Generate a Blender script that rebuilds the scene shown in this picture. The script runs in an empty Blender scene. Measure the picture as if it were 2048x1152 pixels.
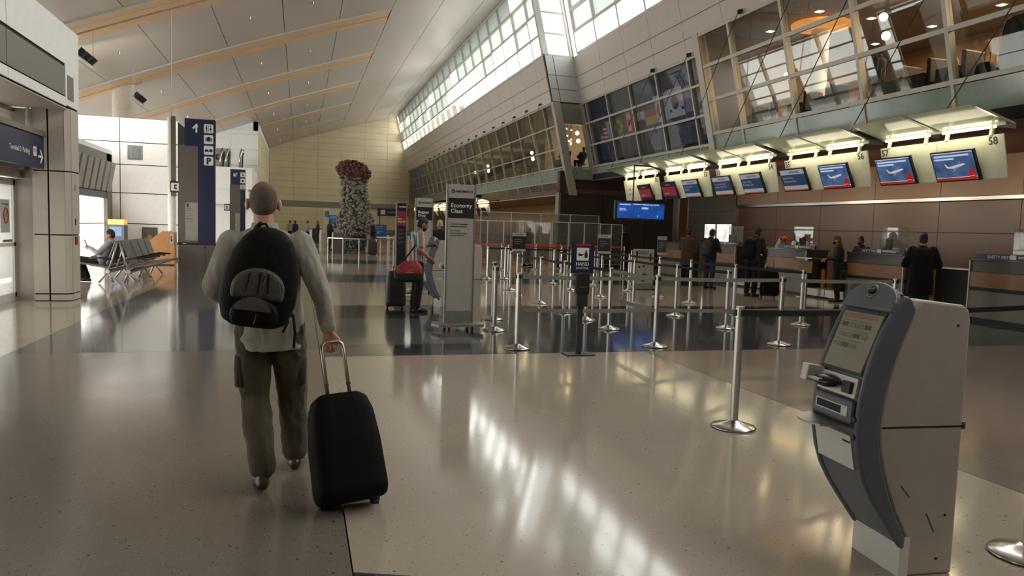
import bpy, math, random
from mathutils import Vector, Matrix
random.seed(7)
SC = bpy.context.scene
COL = SC.collection
# ------------------------------------------------------------------ camera
R3 = ((0.9610868094, -0.0086599474, -0.2761107569),
      (-0.2744006094, 0.0854266048, -0.9578134478),
      (0.0318818186, 0.9963068305, 0.0797260882))
cam_d = bpy.data.cameras.new('camera')
cam_d.sensor_width = 36.0
cam_d.lens = 36.0 * 1480.0 / 2048.0
cam_d.clip_start = 0.05
cam_d.clip_end = 500
cam = bpy.data.objects.new('camera', cam_d)
COL.objects.link(cam)
cam.matrix_world = Matrix.Translation((0, 0, 1.57)) @ Matrix(R3).to_4x4()
SC.camera = cam
# ------------------------------------------------------------------ world, exposure
SC.view_settings.view_transform = 'Standard'
SC.view_settings.look = 'None'
SC.view_settings.gamma = 1.0
SC.view_settings.use_curve_mapping = False
SC.view_settings.exposure = 0.45
WORLD_STRENGTH = 2.6
w = bpy.data.worlds.new('sky'); SC.world = w
w.use_nodes = True
_nt = w.node_tree
_bg = _nt.nodes['Background']
_bg.inputs[0].default_value = (1.0, 0.965, 0.955, 1)
_bg.inputs[1].default_value = WORLD_STRENGTH
cy = SC.cycles
cy.caustics_reflective = False
cy.caustics_refractive = False
cy.max_bounces = 6
cy.diffuse_bounces = 3
cy.glossy_bounces = 3
cy.transparent_max_bounces = 16
cy.transmission_bounces = 4
cy.sample_clamp_indirect = 6.0
cy.use_denoising = True
cy.use_adaptive_sampling = True
cy.adaptive_threshold = 0.05
cy.adaptive_min_samples = 20

LEAN = -0.24
def window_light(name, corners, radiance, color=(1.0, 0.958, 0.945)):
    """daylight entering through one band of windows: area light just outside the glass"""
    a, b, c = [Vector(p) for p in corners]         # a->b along, a->c up
    u, v = b - a, c - a
    ld = bpy.data.lights.new(name, 'AREA')
    ld.shape = 'RECTANGLE'; ld.size = u.length; ld.size_y = v.length
    ld.energy = radiance * math.pi * u.length * v.length; ld.color = color
    o = bpy.data.objects.new(name, ld); COL.objects.link(o)
    un, vn = u.normalized(), v.normalized()
    n = un.cross(vn)
    o.matrix_world = Matrix.Translation(a + u / 2 + v / 2) @ Matrix((un, vn, n)).transposed().to_4x4()
    return o
# light faces its local -Z; the corner order below makes that point into the hall
def fx(z, X0=11.62, z0=4.48): return X0 + LEAN * (z - z0)
def nx(z): return fx(z, 13.0, 4.56)
window_light('clerestory_daylight', ((fx(9.5) + .5, 32.4, 9.4), (fx(9.5) + .5, 78.4, 9.4), (fx(12.7) + .5, 32.4, 12.7)), 5.5)
window_light('clerestory_daylight_near', ((nx(9.5) + .5, -10, 9.4), (nx(9.5) + .5, 32, 9.4), (nx(12.9) + .5, -10, 12.9)), 3.6)
window_light('entrance_daylight', ((-5.6, 15.2, 0.1), (-5.6, 1.5, 0.1), (-5.6, 15.2, 2.9)), 4.5)
window_light('side_glazing_daylight', ((-7.2, 29.4, 0.1), (-7.2, 16.0, 0.1), (-7.2, 29.4, 2.3)), 14.0)
window_light('far_glazing_daylight', ((-13.4, 57.5, 0.6), (-13.4, 31, 0.6), (-13.4, 57.5, 4.4)), 5.0)

# ------------------------------------------------------------------ helpers
def lin(c):
    if isinstance(c, str):
        c = tuple(int(c[i:i + 2], 16) / 255 for i in (0, 2, 4))
    return tuple((x / 12.92 if x <= 0.04045 else ((x + 0.055) / 1.055) ** 2.4) for x in c)

_mats = {}
def mat(name, col, rough=0.6, metal=0.0, var=0.08, scale=8.0, bump=0.0, bscale=40.0, spec=0.5, emit=0.0, alpha=1.0, coat=0.0, sheen=0.0, stretch=None):
    if name in _mats: return _mats[name]
    m = bpy.data.materials.new(name); m.use_nodes = True
    nt = m.node_tree; b = nt.nodes['Principled BSDF']
    c = lin(col)
    tc = nt.nodes.new('ShaderNodeTexCoord')
    src = tc.outputs['Object']
    if stretch:
        mp = nt.nodes.new('ShaderNodeMapping'); mp.inputs['Scale'].default_value = stretch
        nt.links.new(src, mp.inputs['Vector']); src = mp.outputs['Vector']
    nz = nt.nodes.new('ShaderNodeTexNoise'); nz.inputs['Scale'].default_value = scale; nz.inputs['Detail'].default_value = 4
    nt.links.new(src, nz.inputs['Vector'])
    rp = nt.nodes.new('ShaderNodeMapRange')
    rp.inputs['From Min'].default_value = .3; rp.inputs['From Max'].default_value = .7
    rp.inputs['To Min'].default_value = 1 - var; rp.inputs['To Max'].default_value = 1 + var
    nt.links.new(nz.outputs['Fac'], rp.inputs['Value'])
    mx = nt.nodes.new('ShaderNodeVectorMath'); mx.operation = 'SCALE'
    mx.inputs[0].default_value = c
    nt.links.new(rp.outputs['Result'], mx.inputs['Scale'])
    nt.links.new(mx.outputs['Vector'], b.inputs['Base Color'])
    b.inputs['Roughness'].default_value = rough
    b.inputs['Metallic'].default_value = metal
    b.inputs['Specular IOR Level'].default_value = spec
    b.inputs['Coat Weight'].default_value = coat
    b.inputs['Sheen Weight'].default_value = sheen
    if emit:
        nt.links.new(mx.outputs['Vector'], b.inputs['Emission Color'])
        b.inputs['Emission Strength'].default_value = emit
    if bump:
        n2 = nt.nodes.new('ShaderNodeTexNoise'); n2.inputs['Scale'].default_value = bscale; n2.inputs['Detail'].default_value = 5
        nt.links.new(src, n2.inputs['Vector'])
        bp = nt.nodes.new('ShaderNodeBump'); bp.inputs['Strength'].default_value = bump; bp.inputs['Distance'].default_value = 0.02
        nt.links.new(n2.outputs['Fac'], bp.inputs['Height'])
        nt.links.new(bp.outputs['Normal'], b.inputs['Normal'])
    _mats[name] = m
    return m

def glass(name, tint=(1, 1, 1), trans=0.85, rough=0.02, body=None, bodyamt=0.0, ior=1.5):
    """thin architectural glass: tinted see-through sheet, fresnel mirror on top, optional milky body"""
    if name in _mats: return _mats[name]
    m = bpy.data.materials.new(name); m.use_nodes = True
    nt = m.node_tree; nt.nodes.remove(nt.nodes['Principled BSDF'])
    out = nt.nodes['Material Output']
    tr = nt.nodes.new('ShaderNodeBsdfTransparent')
    tr.inputs[0].default_value = (tint[0] * trans, tint[1] * trans, tint[2] * trans, 1)
    last = tr.outputs[0]
    if body:
        nz = nt.nodes.new('ShaderNodeTexNoise'); nz.inputs['Scale'].default_value = 1.5
        tc = nt.nodes.new('ShaderNodeTexCoord'); nt.links.new(tc.outputs['Object'], nz.inputs['Vector'])
        df = nt.nodes.new('ShaderNodeBsdfTranslucent'); df.inputs[0].default_value = (*lin(body), 1)
        d2 = nt.nodes.new('ShaderNodeBsdfDiffuse'); d2.inputs[0].default_value = (*lin(body), 1)
        m0 = nt.nodes.new('ShaderNodeMixShader'); m0.inputs[0].default_value = .5
        nt.links.new(df.outputs[0], m0.inputs[1]); nt.links.new(d2.outputs[0], m0.inputs[2])
        m1 = nt.nodes.new('ShaderNodeMixShader')
        rp = nt.nodes.new('ShaderNodeMapRange'); rp.inputs['To Min'].default_value = bodyamt * .9; rp.inputs['To Max'].default_value = min(1, bodyamt * 1.1)
        nt.links.new(nz.outputs['Fac'], rp.inputs['Value']); nt.links.new(rp.outputs['Result'], m1.inputs[0])
        nt.links.new(last, m1.inputs[1]); nt.links.new(m0.outputs[0], m1.inputs[2]); last = m1.outputs[0]
    gl = nt.nodes.new('ShaderNodeBsdfGlossy'); gl.inputs['Roughness'].default_value = rough
    lw_ = nt.nodes.new('ShaderNodeLayerWeight'); lw_.inputs['Blend'].default_value = .5      # Schlick reflectance, same from both sides
    pw = nt.nodes.new('ShaderNodeMath'); pw.operation = 'POWER'; pw.inputs[1].default_value = 5
    nt.links.new(lw_.outputs['Facing'], pw.inputs[0])
    f0 = ((ior - 1) / (ior + 1)) ** 2
    fr = nt.nodes.new('ShaderNodeMath'); fr.operation = 'MULTIPLY_ADD'; fr.inputs[1].default_value = 1 - f0; fr.inputs[2].default_value = f0
    nt.links.new(pw.outputs[0], fr.inputs[0])
    m2 = nt.nodes.new('ShaderNodeMixShader')
    nt.links.new(fr.outputs[0], m2.inputs[0]); nt.links.new(last, m2.inputs[1]); nt.links.new(gl.outputs[0], m2.inputs[2])
    nt.links.new(m2.outputs[0], out.inputs['Surface'])
    _mats[name] = m
    return m

def terrazzo(name, col, speck, amt=0.5, rough=0.1, size=60.0):
    if name in _mats: return _mats[name]
    m = mat(name, col, rough=rough, var=0.05, scale=0.8, spec=0.55)
    nt = m.node_tree; b = nt.nodes['Principled BSDF']
    base = b.inputs['Base Color'].links[0].from_socket
    tc = [n for n in nt.nodes if n.type == 'TEX_COORD'][0]
    prev = base
    for k, (sc_, thr, cc) in enumerate(((size, 0.34, speck), (size * .43, 0.27, speck), (size * 1.7, 0.30, 'c9bfae'))):
        vo = nt.nodes.new('ShaderNodeTexVoronoi'); vo.inputs['Scale'].default_value = sc_
        nt.links.new(tc.outputs['Object'], vo.inputs['Vector'])
        # random per-cell choice decides which chips are dark
        cm = nt.nodes.new('ShaderNodeMath'); cm.operation = 'LESS_THAN'; cm.inputs[1].default_value = thr * (0.8 if k < 2 else .7)
        nt.links.new(vo.outputs['Distance'], cm.inputs[0])
        sx = nt.nodes.new('ShaderNodeSeparateColor'); nt.links.new(vo.outputs['Color'], sx.inputs[0])
        c2 = nt.nodes.new('ShaderNodeMath'); c2.operation = 'LESS_THAN'; c2.inputs[1].default_value = (.3, .14, .4)[k] * amt
        nt.links.new(sx.outputs[0], c2.inputs[0])
        mu = nt.nodes.new('ShaderNodeMath'); mu.operation = 'MULTIPLY'
        nt.links.new(cm.outputs[0], mu.inputs[0]); nt.links.new(c2.outputs[0], mu.inputs[1])
        m3 = nt.nodes.new('ShaderNodeMath'); m3.operation = 'MULTIPLY'; m3.inputs[1].default_value = (.7, .85, .35)[k]
        nt.links.new(mu.outputs[0], m3.inputs[0])
        mx = nt.nodes.new('ShaderNodeMix'); mx.data_type = 'RGBA'
        nt.links.new(m3.outputs[0], mx.inputs['Factor']); nt.links.new(prev, mx.inputs['A'])
        mx.inputs['B'].default_value = (*lin(cc), 1)
        prev = mx.outputs['Result']
    nt.links.new(prev, b.inputs['Base Color'])
    # polish that is not perfectly even
    nz = nt.nodes.new('ShaderNodeTexNoise'); nz.inputs['Scale'].default_value = 1.3; nz.inputs['Detail'].default_value = 3
    nt.links.new(tc.outputs['Object'], nz.inputs['Vector'])
    rp = nt.nodes.new('ShaderNodeMapRange'); rp.inputs['To Min'].default_value = rough * .7; rp.inputs['To Max'].default_value = rough * 1.5
    nt.links.new(nz.outputs['Fac'], rp.inputs['Value']); nt.links.new(rp.outputs['Result'], b.inputs['Roughness'])
    return m

class MB:
    def __init__(s): s.v = []; s.f = []; s.mi = []; s.cur = 0
    def add(s, vs, fs):
        o = len(s.v); s.v += [tuple(p) for p in vs]
        s.f += [tuple(i + o for i in f) for f in fs]; s.mi += [s.cur] * len(fs); return s
    def box(s, x0, x1, y0, y1, z0, z1):
        return s.add([(x0, y0, z0), (x1, y0, z0), (x1, y1, z0), (x0, y1, z0), (x0, y0, z1), (x1, y0, z1), (x1, y1, z1), (x0, y1, z1)],
                     [(0, 3, 2, 1), (4, 5, 6, 7), (0, 1, 5, 4), (1, 2, 6, 5), (2, 3, 7, 6), (3, 0, 4, 7)])
    def cbox(s, c, sx, sy, sz): return s.box(c[0] - sx / 2, c[0] + sx / 2, c[1] - sy / 2, c[1] + sy / 2, c[2] - sz / 2, c[2] + sz / 2)
    def hexa(s, p):
        """8 corners: bottom loop 0-3, top loop 4-7"""
        return s.add(p, [(0, 3, 2, 1), (4, 5, 6, 7), (0, 1, 5, 4), (1, 2, 6, 5), (2, 3, 7, 6), (3, 0, 4, 7)])
    def slab(s, o, u, v, wv):
        """parallelepiped from corner o with edge vectors u, v, w"""
        o, u, v, wv = Vector(o), Vector(u), Vector(v), Vector(wv)
        return s.hexa([o, o + u, o + u + v, o + v, o + wv, o + u + wv, o + u + v + wv, o + v + wv])
    def bar(s, p0, p1, wd, ht, up=(0, 0, 1)):
        p0, p1 = Vector(p0), Vector(p1); d = (p1 - p0).normalized(); up = Vector(up)
        if abs(d.dot(up)) > .99: up = Vector((0, 1, 0))
        a = d.cross(up).normalized() * wd / 2; b = a.cross(d).normalized() * ht / 2
        return s.hexa([p0 - a - b, p0 + a - b, p0 + a + b, p0 - a + b, p1 - a - b, p1 + a - b, p1 + a + b, p1 - a + b])
    def cyl(s, p0, p1, r0, r1=None, n=12, caps=True):
        r1 = r0 if r1 is None else r1
        p0, p1 = Vector(p0), Vector(p1); d = (p1 - p0).normalized()
        a = d.orthogonal().normalized(); b = d.cross(a)
        vs = []; fs = []
        for p, r in ((p0, r0), (p1, r1)):
            for i in range(n):
                t = 2 * math.pi * i / n; vs.append(p + a * (r * math.cos(t)) + b * (r * math.sin(t)))
        for i in range(n):
            j = (i + 1) % n; fs.append((i, j, n + j, n + i))
        if caps: fs += [tuple(range(n - 1, -1, -1)), tuple(range(n, 2 * n))]
        return s.add(vs, fs)
    def tube(s, path, r, n=8, closed=False, flat=1.0):
        P = [Vector(p) for p in path]; vs = []; fs = []; m = len(P); prev = None
        for k in range(m):
            if closed: d = (P[(k + 1) % m] - P[k - 1])
            else: d = P[min(k + 1, m - 1)] - P[max(k - 1, 0)]
            d.normalize()
            if prev is None: a = d.orthogonal().normalized()
            else:
                a = prev - d * prev.dot(d)
                a = a.normalized() if a.length > 1e-6 else d.orthogonal().normalized()
            prev = a; b = d.cross(a)
            rr = r[k] if isinstance(r, (list, tuple)) else r
            for i in range(n):
                t = 2 * math.pi * i / n; vs.append(P[k] + a * (rr * math.cos(t)) + b * (rr * flat * math.sin(t)))
        for k in range(m if closed else m - 1):
            for i in range(n):
                j = (i + 1) % n; k2 = (k + 1) % m
                fs.append((k * n + i, k * n + j, k2 * n + j, k2 * n + i))
        if not closed: fs += [tuple(range(n - 1, -1, -1)), tuple(range((m - 1) * n, m * n))]
        return s.add(vs, fs)
    def lathe(s, prof, n=24, c=(0, 0, 0)):
        vs = []; fs = []; m = len(prof)
        for r, z in prof:
            for i in range(n):
                t = 2 * math.pi * i / n; vs.append((c[0] + r * math.cos(t), c[1] + r * math.sin(t), c[2] + z))
        for k in range(m - 1):
            for i in range(n):
                j = (i + 1) % n; fs.append((k * n + i, k * n + j, (k + 1) * n + j, (k + 1) * n + i))
        fs += [tuple(range(n - 1, -1, -1)), tuple(range((m - 1) * n, m * n))]
        return s.add(vs, fs)
    def prism(s, poly, o, u, v, wv):
        """extrude 2D polygon (coords along u,v) by vector w"""
        o, u, v, wv = Vector(o), Vector(u), Vector(v), Vector(wv); n = len(poly)
        vs = [o + u * a + v * b for a, b in poly]; vs += [p + wv for p in vs]
        fs = [tuple(range(n - 1, -1, -1)), tuple(range(n, 2 * n))] + [(i, (i + 1) % n, n + (i + 1) % n, n + i) for i in range(n)]
        return s.add(vs, fs)
    def ell(s, c, rx, ry, rz, n=14, m=9, rot=None):
        vs = []; fs = []; c = Vector(c)
        def T(p):
            p = Vector(p)
            return c + (rot @ p if rot else p)
        vs.append(T((0, 0, -rz)))
        for k in range(1, m):
            ph = -math.pi / 2 + math.pi * k / m
            for i in range(n):
                t = 2 * math.pi * i / n; vs.append(T((rx * math.cos(ph) * math.cos(t), ry * math.cos(ph) * math.sin(t), rz * math.sin(ph))))
        vs.append(T((0, 0, rz)))
        for i in range(n): fs.append((0, 1 + (i + 1) % n, 1 + i))
        for k in range(m - 2):
            for i in range(n):
                j = (i + 1) % n; fs.append((1 + k * n + i, 1 + k * n + j, 1 + (k + 1) * n + j, 1 + (k + 1) * n + i))
        top = len(vs) - 1; q = 1 + (m - 2) * n
        for i in range(n): fs.append((q + i, q + (i + 1) % n, top))
        return s.add(vs, fs)
    def limb(s, p0, p1, r0, r1, flat=1.0, up=(0, 1, 0), n=12):
        """tapered capsule; cross-section r along the side axis, r*flat along 'up'"""
        p0, p1 = Vector(p0), Vector(p1); d = (p1 - p0); L = d.length
        if L < 1e-5: d = Vector((0, 0, 1)); L = 1e-5
        d = d.normalized(); up = Vector(up)
        if abs(d.dot(up)) > .95: up = d.orthogonal()
        a = d.cross(up).normalized(); b = a.cross(d).normalized()
        rings = []
        for k in range(4): ph = -math.pi / 2 * (1 - k / 4) if k else -math.pi / 2 * .96; rings.append((p0 + d * (r0 * math.sin(ph)), r0 * math.cos(ph)))
        rings.append((p0, r0)); rings.append((p1, r1))
        for k in range(1, 5): ph = math.pi / 2 * (k / 4) if k < 4 else math.pi / 2 * .96; rings.append((p1 + d * (r1 * math.sin(ph)), r1 * math.cos(ph)))
        vs = []; fs = []
        for p, r in rings:
            for i in range(n):
                t = 2 * math.pi * i / n; vs.append(p + a * (r * math.cos(t)) + b * (r * flat * math.sin(t)))
        for k in range(len(rings) - 1):
            for i in range(n):
                j = (i + 1) % n; fs.append((k * n + i, k * n + j, (k + 1) * n + j, (k + 1) * n + i))
        fs += [tuple(range(n - 1, -1, -1)), tuple(range((len(rings) - 1) * n, len(rings) * n))]
        return s.add(vs, fs)
    def chain(s, pts, rs, flat=1.0, up=(0, 1, 0), n=12):
        for k in range(len(pts) - 1): s.limb(pts[k], pts[k + 1], rs[k], rs[k + 1], flat, up, n)
        return s
    def loft(s, rings, n=20, ex=2.0, x=(1, 0, 0), y=(0, 1, 0)):
        """rings: (centre, rx, ry); superellipse sections in the plane x,y"""
        x, y = Vector(x), Vector(y); vs = []; fs = []
        for c, rx, ry in rings:
            c = Vector(c)
            for i in range(n):
                t = 2 * math.pi * i / n; co, si = math.cos(t), math.sin(t)
                a = math.copysign(abs(co) ** (2 / ex), co); b = math.copysign(abs(si) ** (2 / ex), si)
                vs.append(c + x * (rx * a) + y * (ry * b))
        m = len(rings)
        for k in range(m - 1):
            for i in range(n):
                j = (i + 1) % n; fs.append((k * n + i, k * n + j, (k + 1) * n + j, (k + 1) * n + i))
        fs += [tuple(range(n - 1, -1, -1)), tuple(range((m - 1) * n, m * n))]
        return s.add(vs, fs)
    def mesh(s, name):
        me = bpy.data.meshes.new(name); me.from_pydata(s.v, [], s.f); me.update(); return me
    def build(s, name, m, parent=None, smooth=False, bevel=0.0, seg=2, angle=40):
        me = s.mesh(name)
        ms = m if isinstance(m, (list, tuple)) else [m]
        for x in ms: me.materials.append(x)
        if len(ms) > 1: me.polygons.foreach_set('material_index', s.mi)
        o = bpy.data.objects.new(name, me); COL.objects.link(o)
        if parent is not None: o.parent = parent
        if smooth:
            me.polygons.foreach_set('use_smooth', [True] * len(me.polygons))
        if bevel:
            b = o.modifiers.new('soft edge', 'BEVEL'); b.width = bevel; b.segments = seg; b.limit_method = 'ANGLE'; b.angle_limit = math.radians(angle)
            if smooth: b.harden_normals = False
        return o

def link_mesh(name, me, m=None, parent=None, loc=None):
    if m is not None and not me.materials: me.materials.append(m)
    o = bpy.data.objects.new(name, me); COL.objects.link(o)
    if parent is not None: o.parent = parent
    if loc is not None: o.location = loc
    return o

def tag(o, label=None, cat=None, group=None, kind=None):
    if label: o['label'] = label
    if cat: o['category'] = cat
    if group: o['group'] = group
    if kind: o['kind'] = kind
    return o
def thing(name, label, cat, loc=(0, 0, 0), rz=0.0, group=None):
    o = bpy.data.objects.new(name, None); COL.objects.link(o)
    o.empty_display_size = .1
    o.location = loc; o.rotation_euler = (0, 0, rz)
    return tag(o, label, cat, group)
def dup(root, loc=None, rz=None, label=None, group=None):
    r = root.copy(); COL.objects.link(r)
    if loc is not None: r.location = loc
    if rz is not None: r.rotation_euler = (0, 0, rz)
    if label: r['label'] = label
    if group: r['group'] = group
    for ch in root.children:
        c = ch.copy(); COL.objects.link(c); c.parent = r
        for g in ch.children:
            d = g.copy(); COL.objects.link(d); d.parent = c
    return r
def frame_matrix(o, u, v):
    u = Vector(u).normalized(); v = Vector(v).normalized(); n = u.cross(v).normalized(); v = n.cross(u)
    return Matrix.Translation(Vector(o)) @ Matrix((u, v, n)).transposed().to_4x4()
TS = bpy.data.scenes.new('workshop')          # scratch scene for evaluating modifiers; removed at the end
def evaluated_mesh(ob):
    TS.collection.objects.link(ob)
    vl = TS.view_layers[0]; vl.update()
    dg = vl.depsgraph
    me = bpy.data.meshes.new_from_object(ob.evaluated_get(dg), preserve_all_data_layers=False, depsgraph=dg)
    bpy.data.objects.remove(ob)
    return me
def text(body, size, m, parent, o, u, v, align='LEFT', name='lettering', bold=0.0, space=1.0, line=1.0):
    """flat lettering starting at o, running along u, up along v"""
    cu = bpy.data.curves.new(name, 'FONT'); cu.body = body; cu.size = size; cu.align_x = align
    cu.extrude = 0.0008; cu.offset = bold; cu.space_character = space; cu.space_line = line
    cu.resolution_u = 2
    cu.materials.append(m)
    me = evaluated_mesh(bpy.data.objects.new(name, cu)); bpy.data.curves.remove(cu)
    if not me.materials: me.materials.append(m)
    ob = bpy.data.objects.new(name, me); COL.objects.link(ob)
    ob.matrix_local = frame_matrix(o, u, v)
    if parent is not None: ob.parent = parent
    return ob

def remesh(mb, voxel, smooth=4, name='body'):
    """fuse overlapping closed shapes into one continuous smooth surface"""
    me = mb.mesh('tmp'); o = bpy.data.objects.new('tmp', me)
    r = o.modifiers.new('r', 'REMESH'); r.mode = 'VOXEL'; r.voxel_size = voxel; r.use_smooth_shade = True
    if smooth:
        s_ = o.modifiers.new('s', 'SMOOTH'); s_.factor = .5; s_.iterations = smooth
    out = evaluated_mesh(o)
    out.name = name
    out.polygons.foreach_set('use_smooth', [True] * len(out.polygons))
    bpy.data.meshes.remove(me)
    return out

V = Vector
UP = V((0, 0, 1))
def ceilz(x): return 9.96 + .347 * x - .0042 * x * x
# ================================================================== materials
M_white = mat('white panel', 'f0efec', rough=.45, var=.03)
M_warmpanel = mat('warm white panel', 'd3cbc4', rough=.5, var=.03)
M_greige = mat('greige panel', 'bfb6aa', rough=.45, var=.03)
M_joint = mat('dark joint', '24211e', rough=.9)
M_beigewall = mat('cream wall panel', 'ddceac', rough=.55, var=.05, scale=.6)
M_ceil = mat('ceiling panel', 'c6bbb1', rough=.38, var=.05, scale=.5, spec=.6, bump=.12, bscale=3.0, stretch=(1, .25, 1))
M_cjoint = mat('ceiling joint', '4a443c', rough=.9)
M_tan = mat('uplit tan cove slat', 'dcb994', rough=.5, var=.08)  # pale tan holds the glow of hidden cove uplights in its colour
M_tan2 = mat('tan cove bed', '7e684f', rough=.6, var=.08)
M_mull = mat('mullion grey', 'b6b1a8', rough=.4, metal=.2, var=.03)
M_mullw = mat('mullion white', 'd2d0cb', rough=.45, var=.03)
M_fascia = mat('green glass spandrel', '8fa098', rough=.12, var=.04, spec=.7)
M_soffit = mat('soffit wood', '6a5040', rough=.5, var=.12, scale=3, stretch=(1, 6, 1))
M_brown = mat('brown wall panel', '5a483d', rough=.35, var=.06, scale=1.2)
M_brown2 = mat('dark brown wall', '43332a', rough=.5, var=.06, scale=1.2)
M_steel = mat('brushed steel', 'b9b6b1', rough=.28, metal=1.0, var=.05)
M_alu = mat('aluminium trim', '9c9893', rough=.4, metal=.8, var=.05)
M_black = mat('black rubber', '151414', rough=.6)
M_dark = mat('charcoal', '2a2928', rough=.5)
G_pane = glass('clerestory glass', (.97, 1, .98), .92, .02)
G_frost = glass('milky clerestory glass', (.93, 1, .97), .42, .05, body='dfe8e2', bodyamt=.45)
G_shaded = glass('shaded clerestory glass', (.93, 1, .97), .28, .05, body='cdd6cf', bodyamt=.35)  # top-row panes: shade from the roof overhang put into the glass tint
G_mezz = glass('mezzanine glass', (.93, .96, .92), .86, .01, ior=1.5)
G_door = glass('door glass', (.95, .97, .95), .65, .03, body='d9d9d4', bodyamt=.35)
G_clear = glass('acrylic sheet', (.97, .98, .98), .84, .02, body='c8c8c4', bodyamt=.10)

# ================================================================== floor
floor = MB().box(-16, 24, -14, 80, -.30, -.012).build('floor', mat('floor bed', '4a4844', rough=.4))
tag(floor, 'polished terrazzo floor of the check-in hall', 'floor', kind='structure')
T_beige = terrazzo('terrazzo beige', 'a69a8b', '5b5348', .35, .085)
T_greige = terrazzo('terrazzo greige', '746c63', '191715', .5, .14, 75)
T_grey = terrazzo('terrazzo grey', '646463', '2b2c30', .4, .085)
T_slate = terrazzo('terrazzo slate', '45484d', '1e2024', .5, .075)
T_blue = terrazzo('terrazzo dark blue', '363b42', '17191d', .6, .075)
fields = [(-16, -3.12, -14, 29.6, T_beige), (-3.12, .243, -14, 9.4, T_greige), (-3.12, .243, 9.4, 22.0, T_grey),
          (.243, 20, -14, 1.6, T_greige),
          (4.42, 20, 1.6, 8.87, T_greige), (.243, 20, 8.87, 9.72, T_blue), (.243, 2.4, 9.72, 12.46, T_grey),
          (2.4, 20, 9.72, 14.46, T_slate), (.243, 2.4, 12.46, 14.46, T_blue),
          (.243, 20, 14.46, 20.2, T_beige), (.243, 20, 20.2, 23.4, T_slate), (.243, 20, 23.4, 29.6, T_beige)]
y = 29.6
cyc = [T_slate, T_beige, T_grey, T_beige]
k = 0
fields.append((-16, -3.12, 29.6, 79, T_beige))
fields.append((-3.12, .243, 22.0, 29.6, T_beige))
while y < 79:
    h = 3.2 if k % 2 == 0 else 6.2
    fields.append((-3.12, 20, y, min(79, y + h), cyc[k % 4])); y += h; k += 1
for x0, x1, y0, y1, mm in fields:
    MB().box(x0 + .004, x1 - .004, y0 + .004, y1 - .004, -.02, 0).build('terrazzo_field', mm, floor)

EDG = lambda x: 3.29 - (x - .243) * .36
MB().prism([(.247, EDG(.247) + .004), (4.416, EDG(4.416) + .004), (4.416, 8.866), (.247, 8.866)], (0, 0, -.02), (1, 0, 0), (0, 1, 0), (0, 0, .02)).build('terrazzo_field', T_beige, floor)
MB().prism([(.247, 1.604), (4.416, 1.604), (4.416, EDG(4.416) - .004), (.247, EDG(.247) - .004)], (0, 0, -.02), (1, 0, 0), (0, 1, 0), (0, 0, .02)).build('terrazzo_field', T_blue, floor)
# ================================================================== ceiling
STRIPS = [-9.3, -.5, 8.3, 17.1, 25.95, 34.35, 43.1, 52.05, 61.3, 70.0]   # near edge of each cove
SW = 2.05
XJ = [-13.2, -10.0, -7.65, -5.3, -3.0, -.7, 1.58, 3.9, 6.3, 8.55]
def ctop(y): return 9.0
def curved(x0, x1, y0, y1, dz0, dz1, n=3):
    m = MB(); vs = []; fs = []
    for i in range(n + 1):
        x = x0 + (x1 - x0) * i / n
        for yy in (y0, y1):
            for d in (dz0, dz1): vs.append((x, yy, ceilz(x) + d))
    for i in range(n):
        a = i * 4; b = a + 4
        fs += [(a, b, b + 2, a + 2), (a + 1, a + 3, b + 3, b + 1), (a, a + 1, b + 1, b), (a + 2, b + 2, b + 3, a + 3)]
    fs += [(0, 2, 3, 1), (n * 4, n * 4 + 1, n * 4 + 3, n * 4 + 2)]
    return m.add(vs, fs)
ceil = curved(-13.4, 9.75, -14, 79, .30, .42, 14)
_c2 = curved(9.75, 11.15, -14, 32.4, .30, .42, 2); ceil.add(_c2.v, _c2.f)
ceil = ceil.build('ceiling', M_cjoint)
tag(ceil, 'sloping curved metal panel ceiling with tan coves', 'ceiling', kind='structure')
XE = [9.62, 10.98]
edges = []
prev = -14
for s_ in STRIPS:
    edges.append((prev, s_)); prev = s_ + SW
edges.append((prev, 78.9))
for (y0, y1) in edges:
    for i in range(len(XJ) - 1):
        curved(XJ[i] + .012, XJ[i + 1] - .012, y0, y1, 0, .05).build('ceiling_panel', M_ceil, ceil)
for i, (x0, x1) in enumerate(((3.9, 6.3), (6.3, 8.55))):
    for s_ in STRIPS:
        curved(x0 + .012, x1 - .012, s_ + .0, s_ + SW, 0, .05).build('ceiling_panel', M_ceil, ceil)
# strip of ceiling along the window wall
y = -14.0
for y1 in [-2, 10, 22, 32.0]:
    curved(8.562, 10.96, y + .01, y1 - .01, 0, .05).build('ceiling_panel', M_ceil, ceil); y = y1
for y1 in [44, 56, 68, 78.9]:
    curved(8.562, 9.66, y + .01, y1 - .01, 0, .05).build('ceiling_panel', M_ceil, ceil); y = y1
curved(9.66, 11.1, 31.95, 32.35, 0, .05).build('ceiling_panel', M_ceil, ceil)
for s_ in STRIPS:
    if s_ < 15: continue
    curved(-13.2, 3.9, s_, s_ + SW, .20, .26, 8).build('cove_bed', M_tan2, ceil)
    curved(-13.2, 3.9, s_ - .03, s_ + .02, -.05, .22, 8).build('cove_edge', M_mullw, ceil)
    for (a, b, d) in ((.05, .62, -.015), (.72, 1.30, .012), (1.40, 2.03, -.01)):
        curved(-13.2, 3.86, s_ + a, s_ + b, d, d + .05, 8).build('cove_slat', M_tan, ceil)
# sprinklers
for s_ in STRIPS[3:]:
    for x in (-6.4, -1.9, .4):
        MB().cyl((x, s_ + 4.6, ceilz(x) - .10), (x, s_ + 4.6, ceilz(x)), .035, n=6).build('sprinkler_head', M_steel, ceil)

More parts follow.
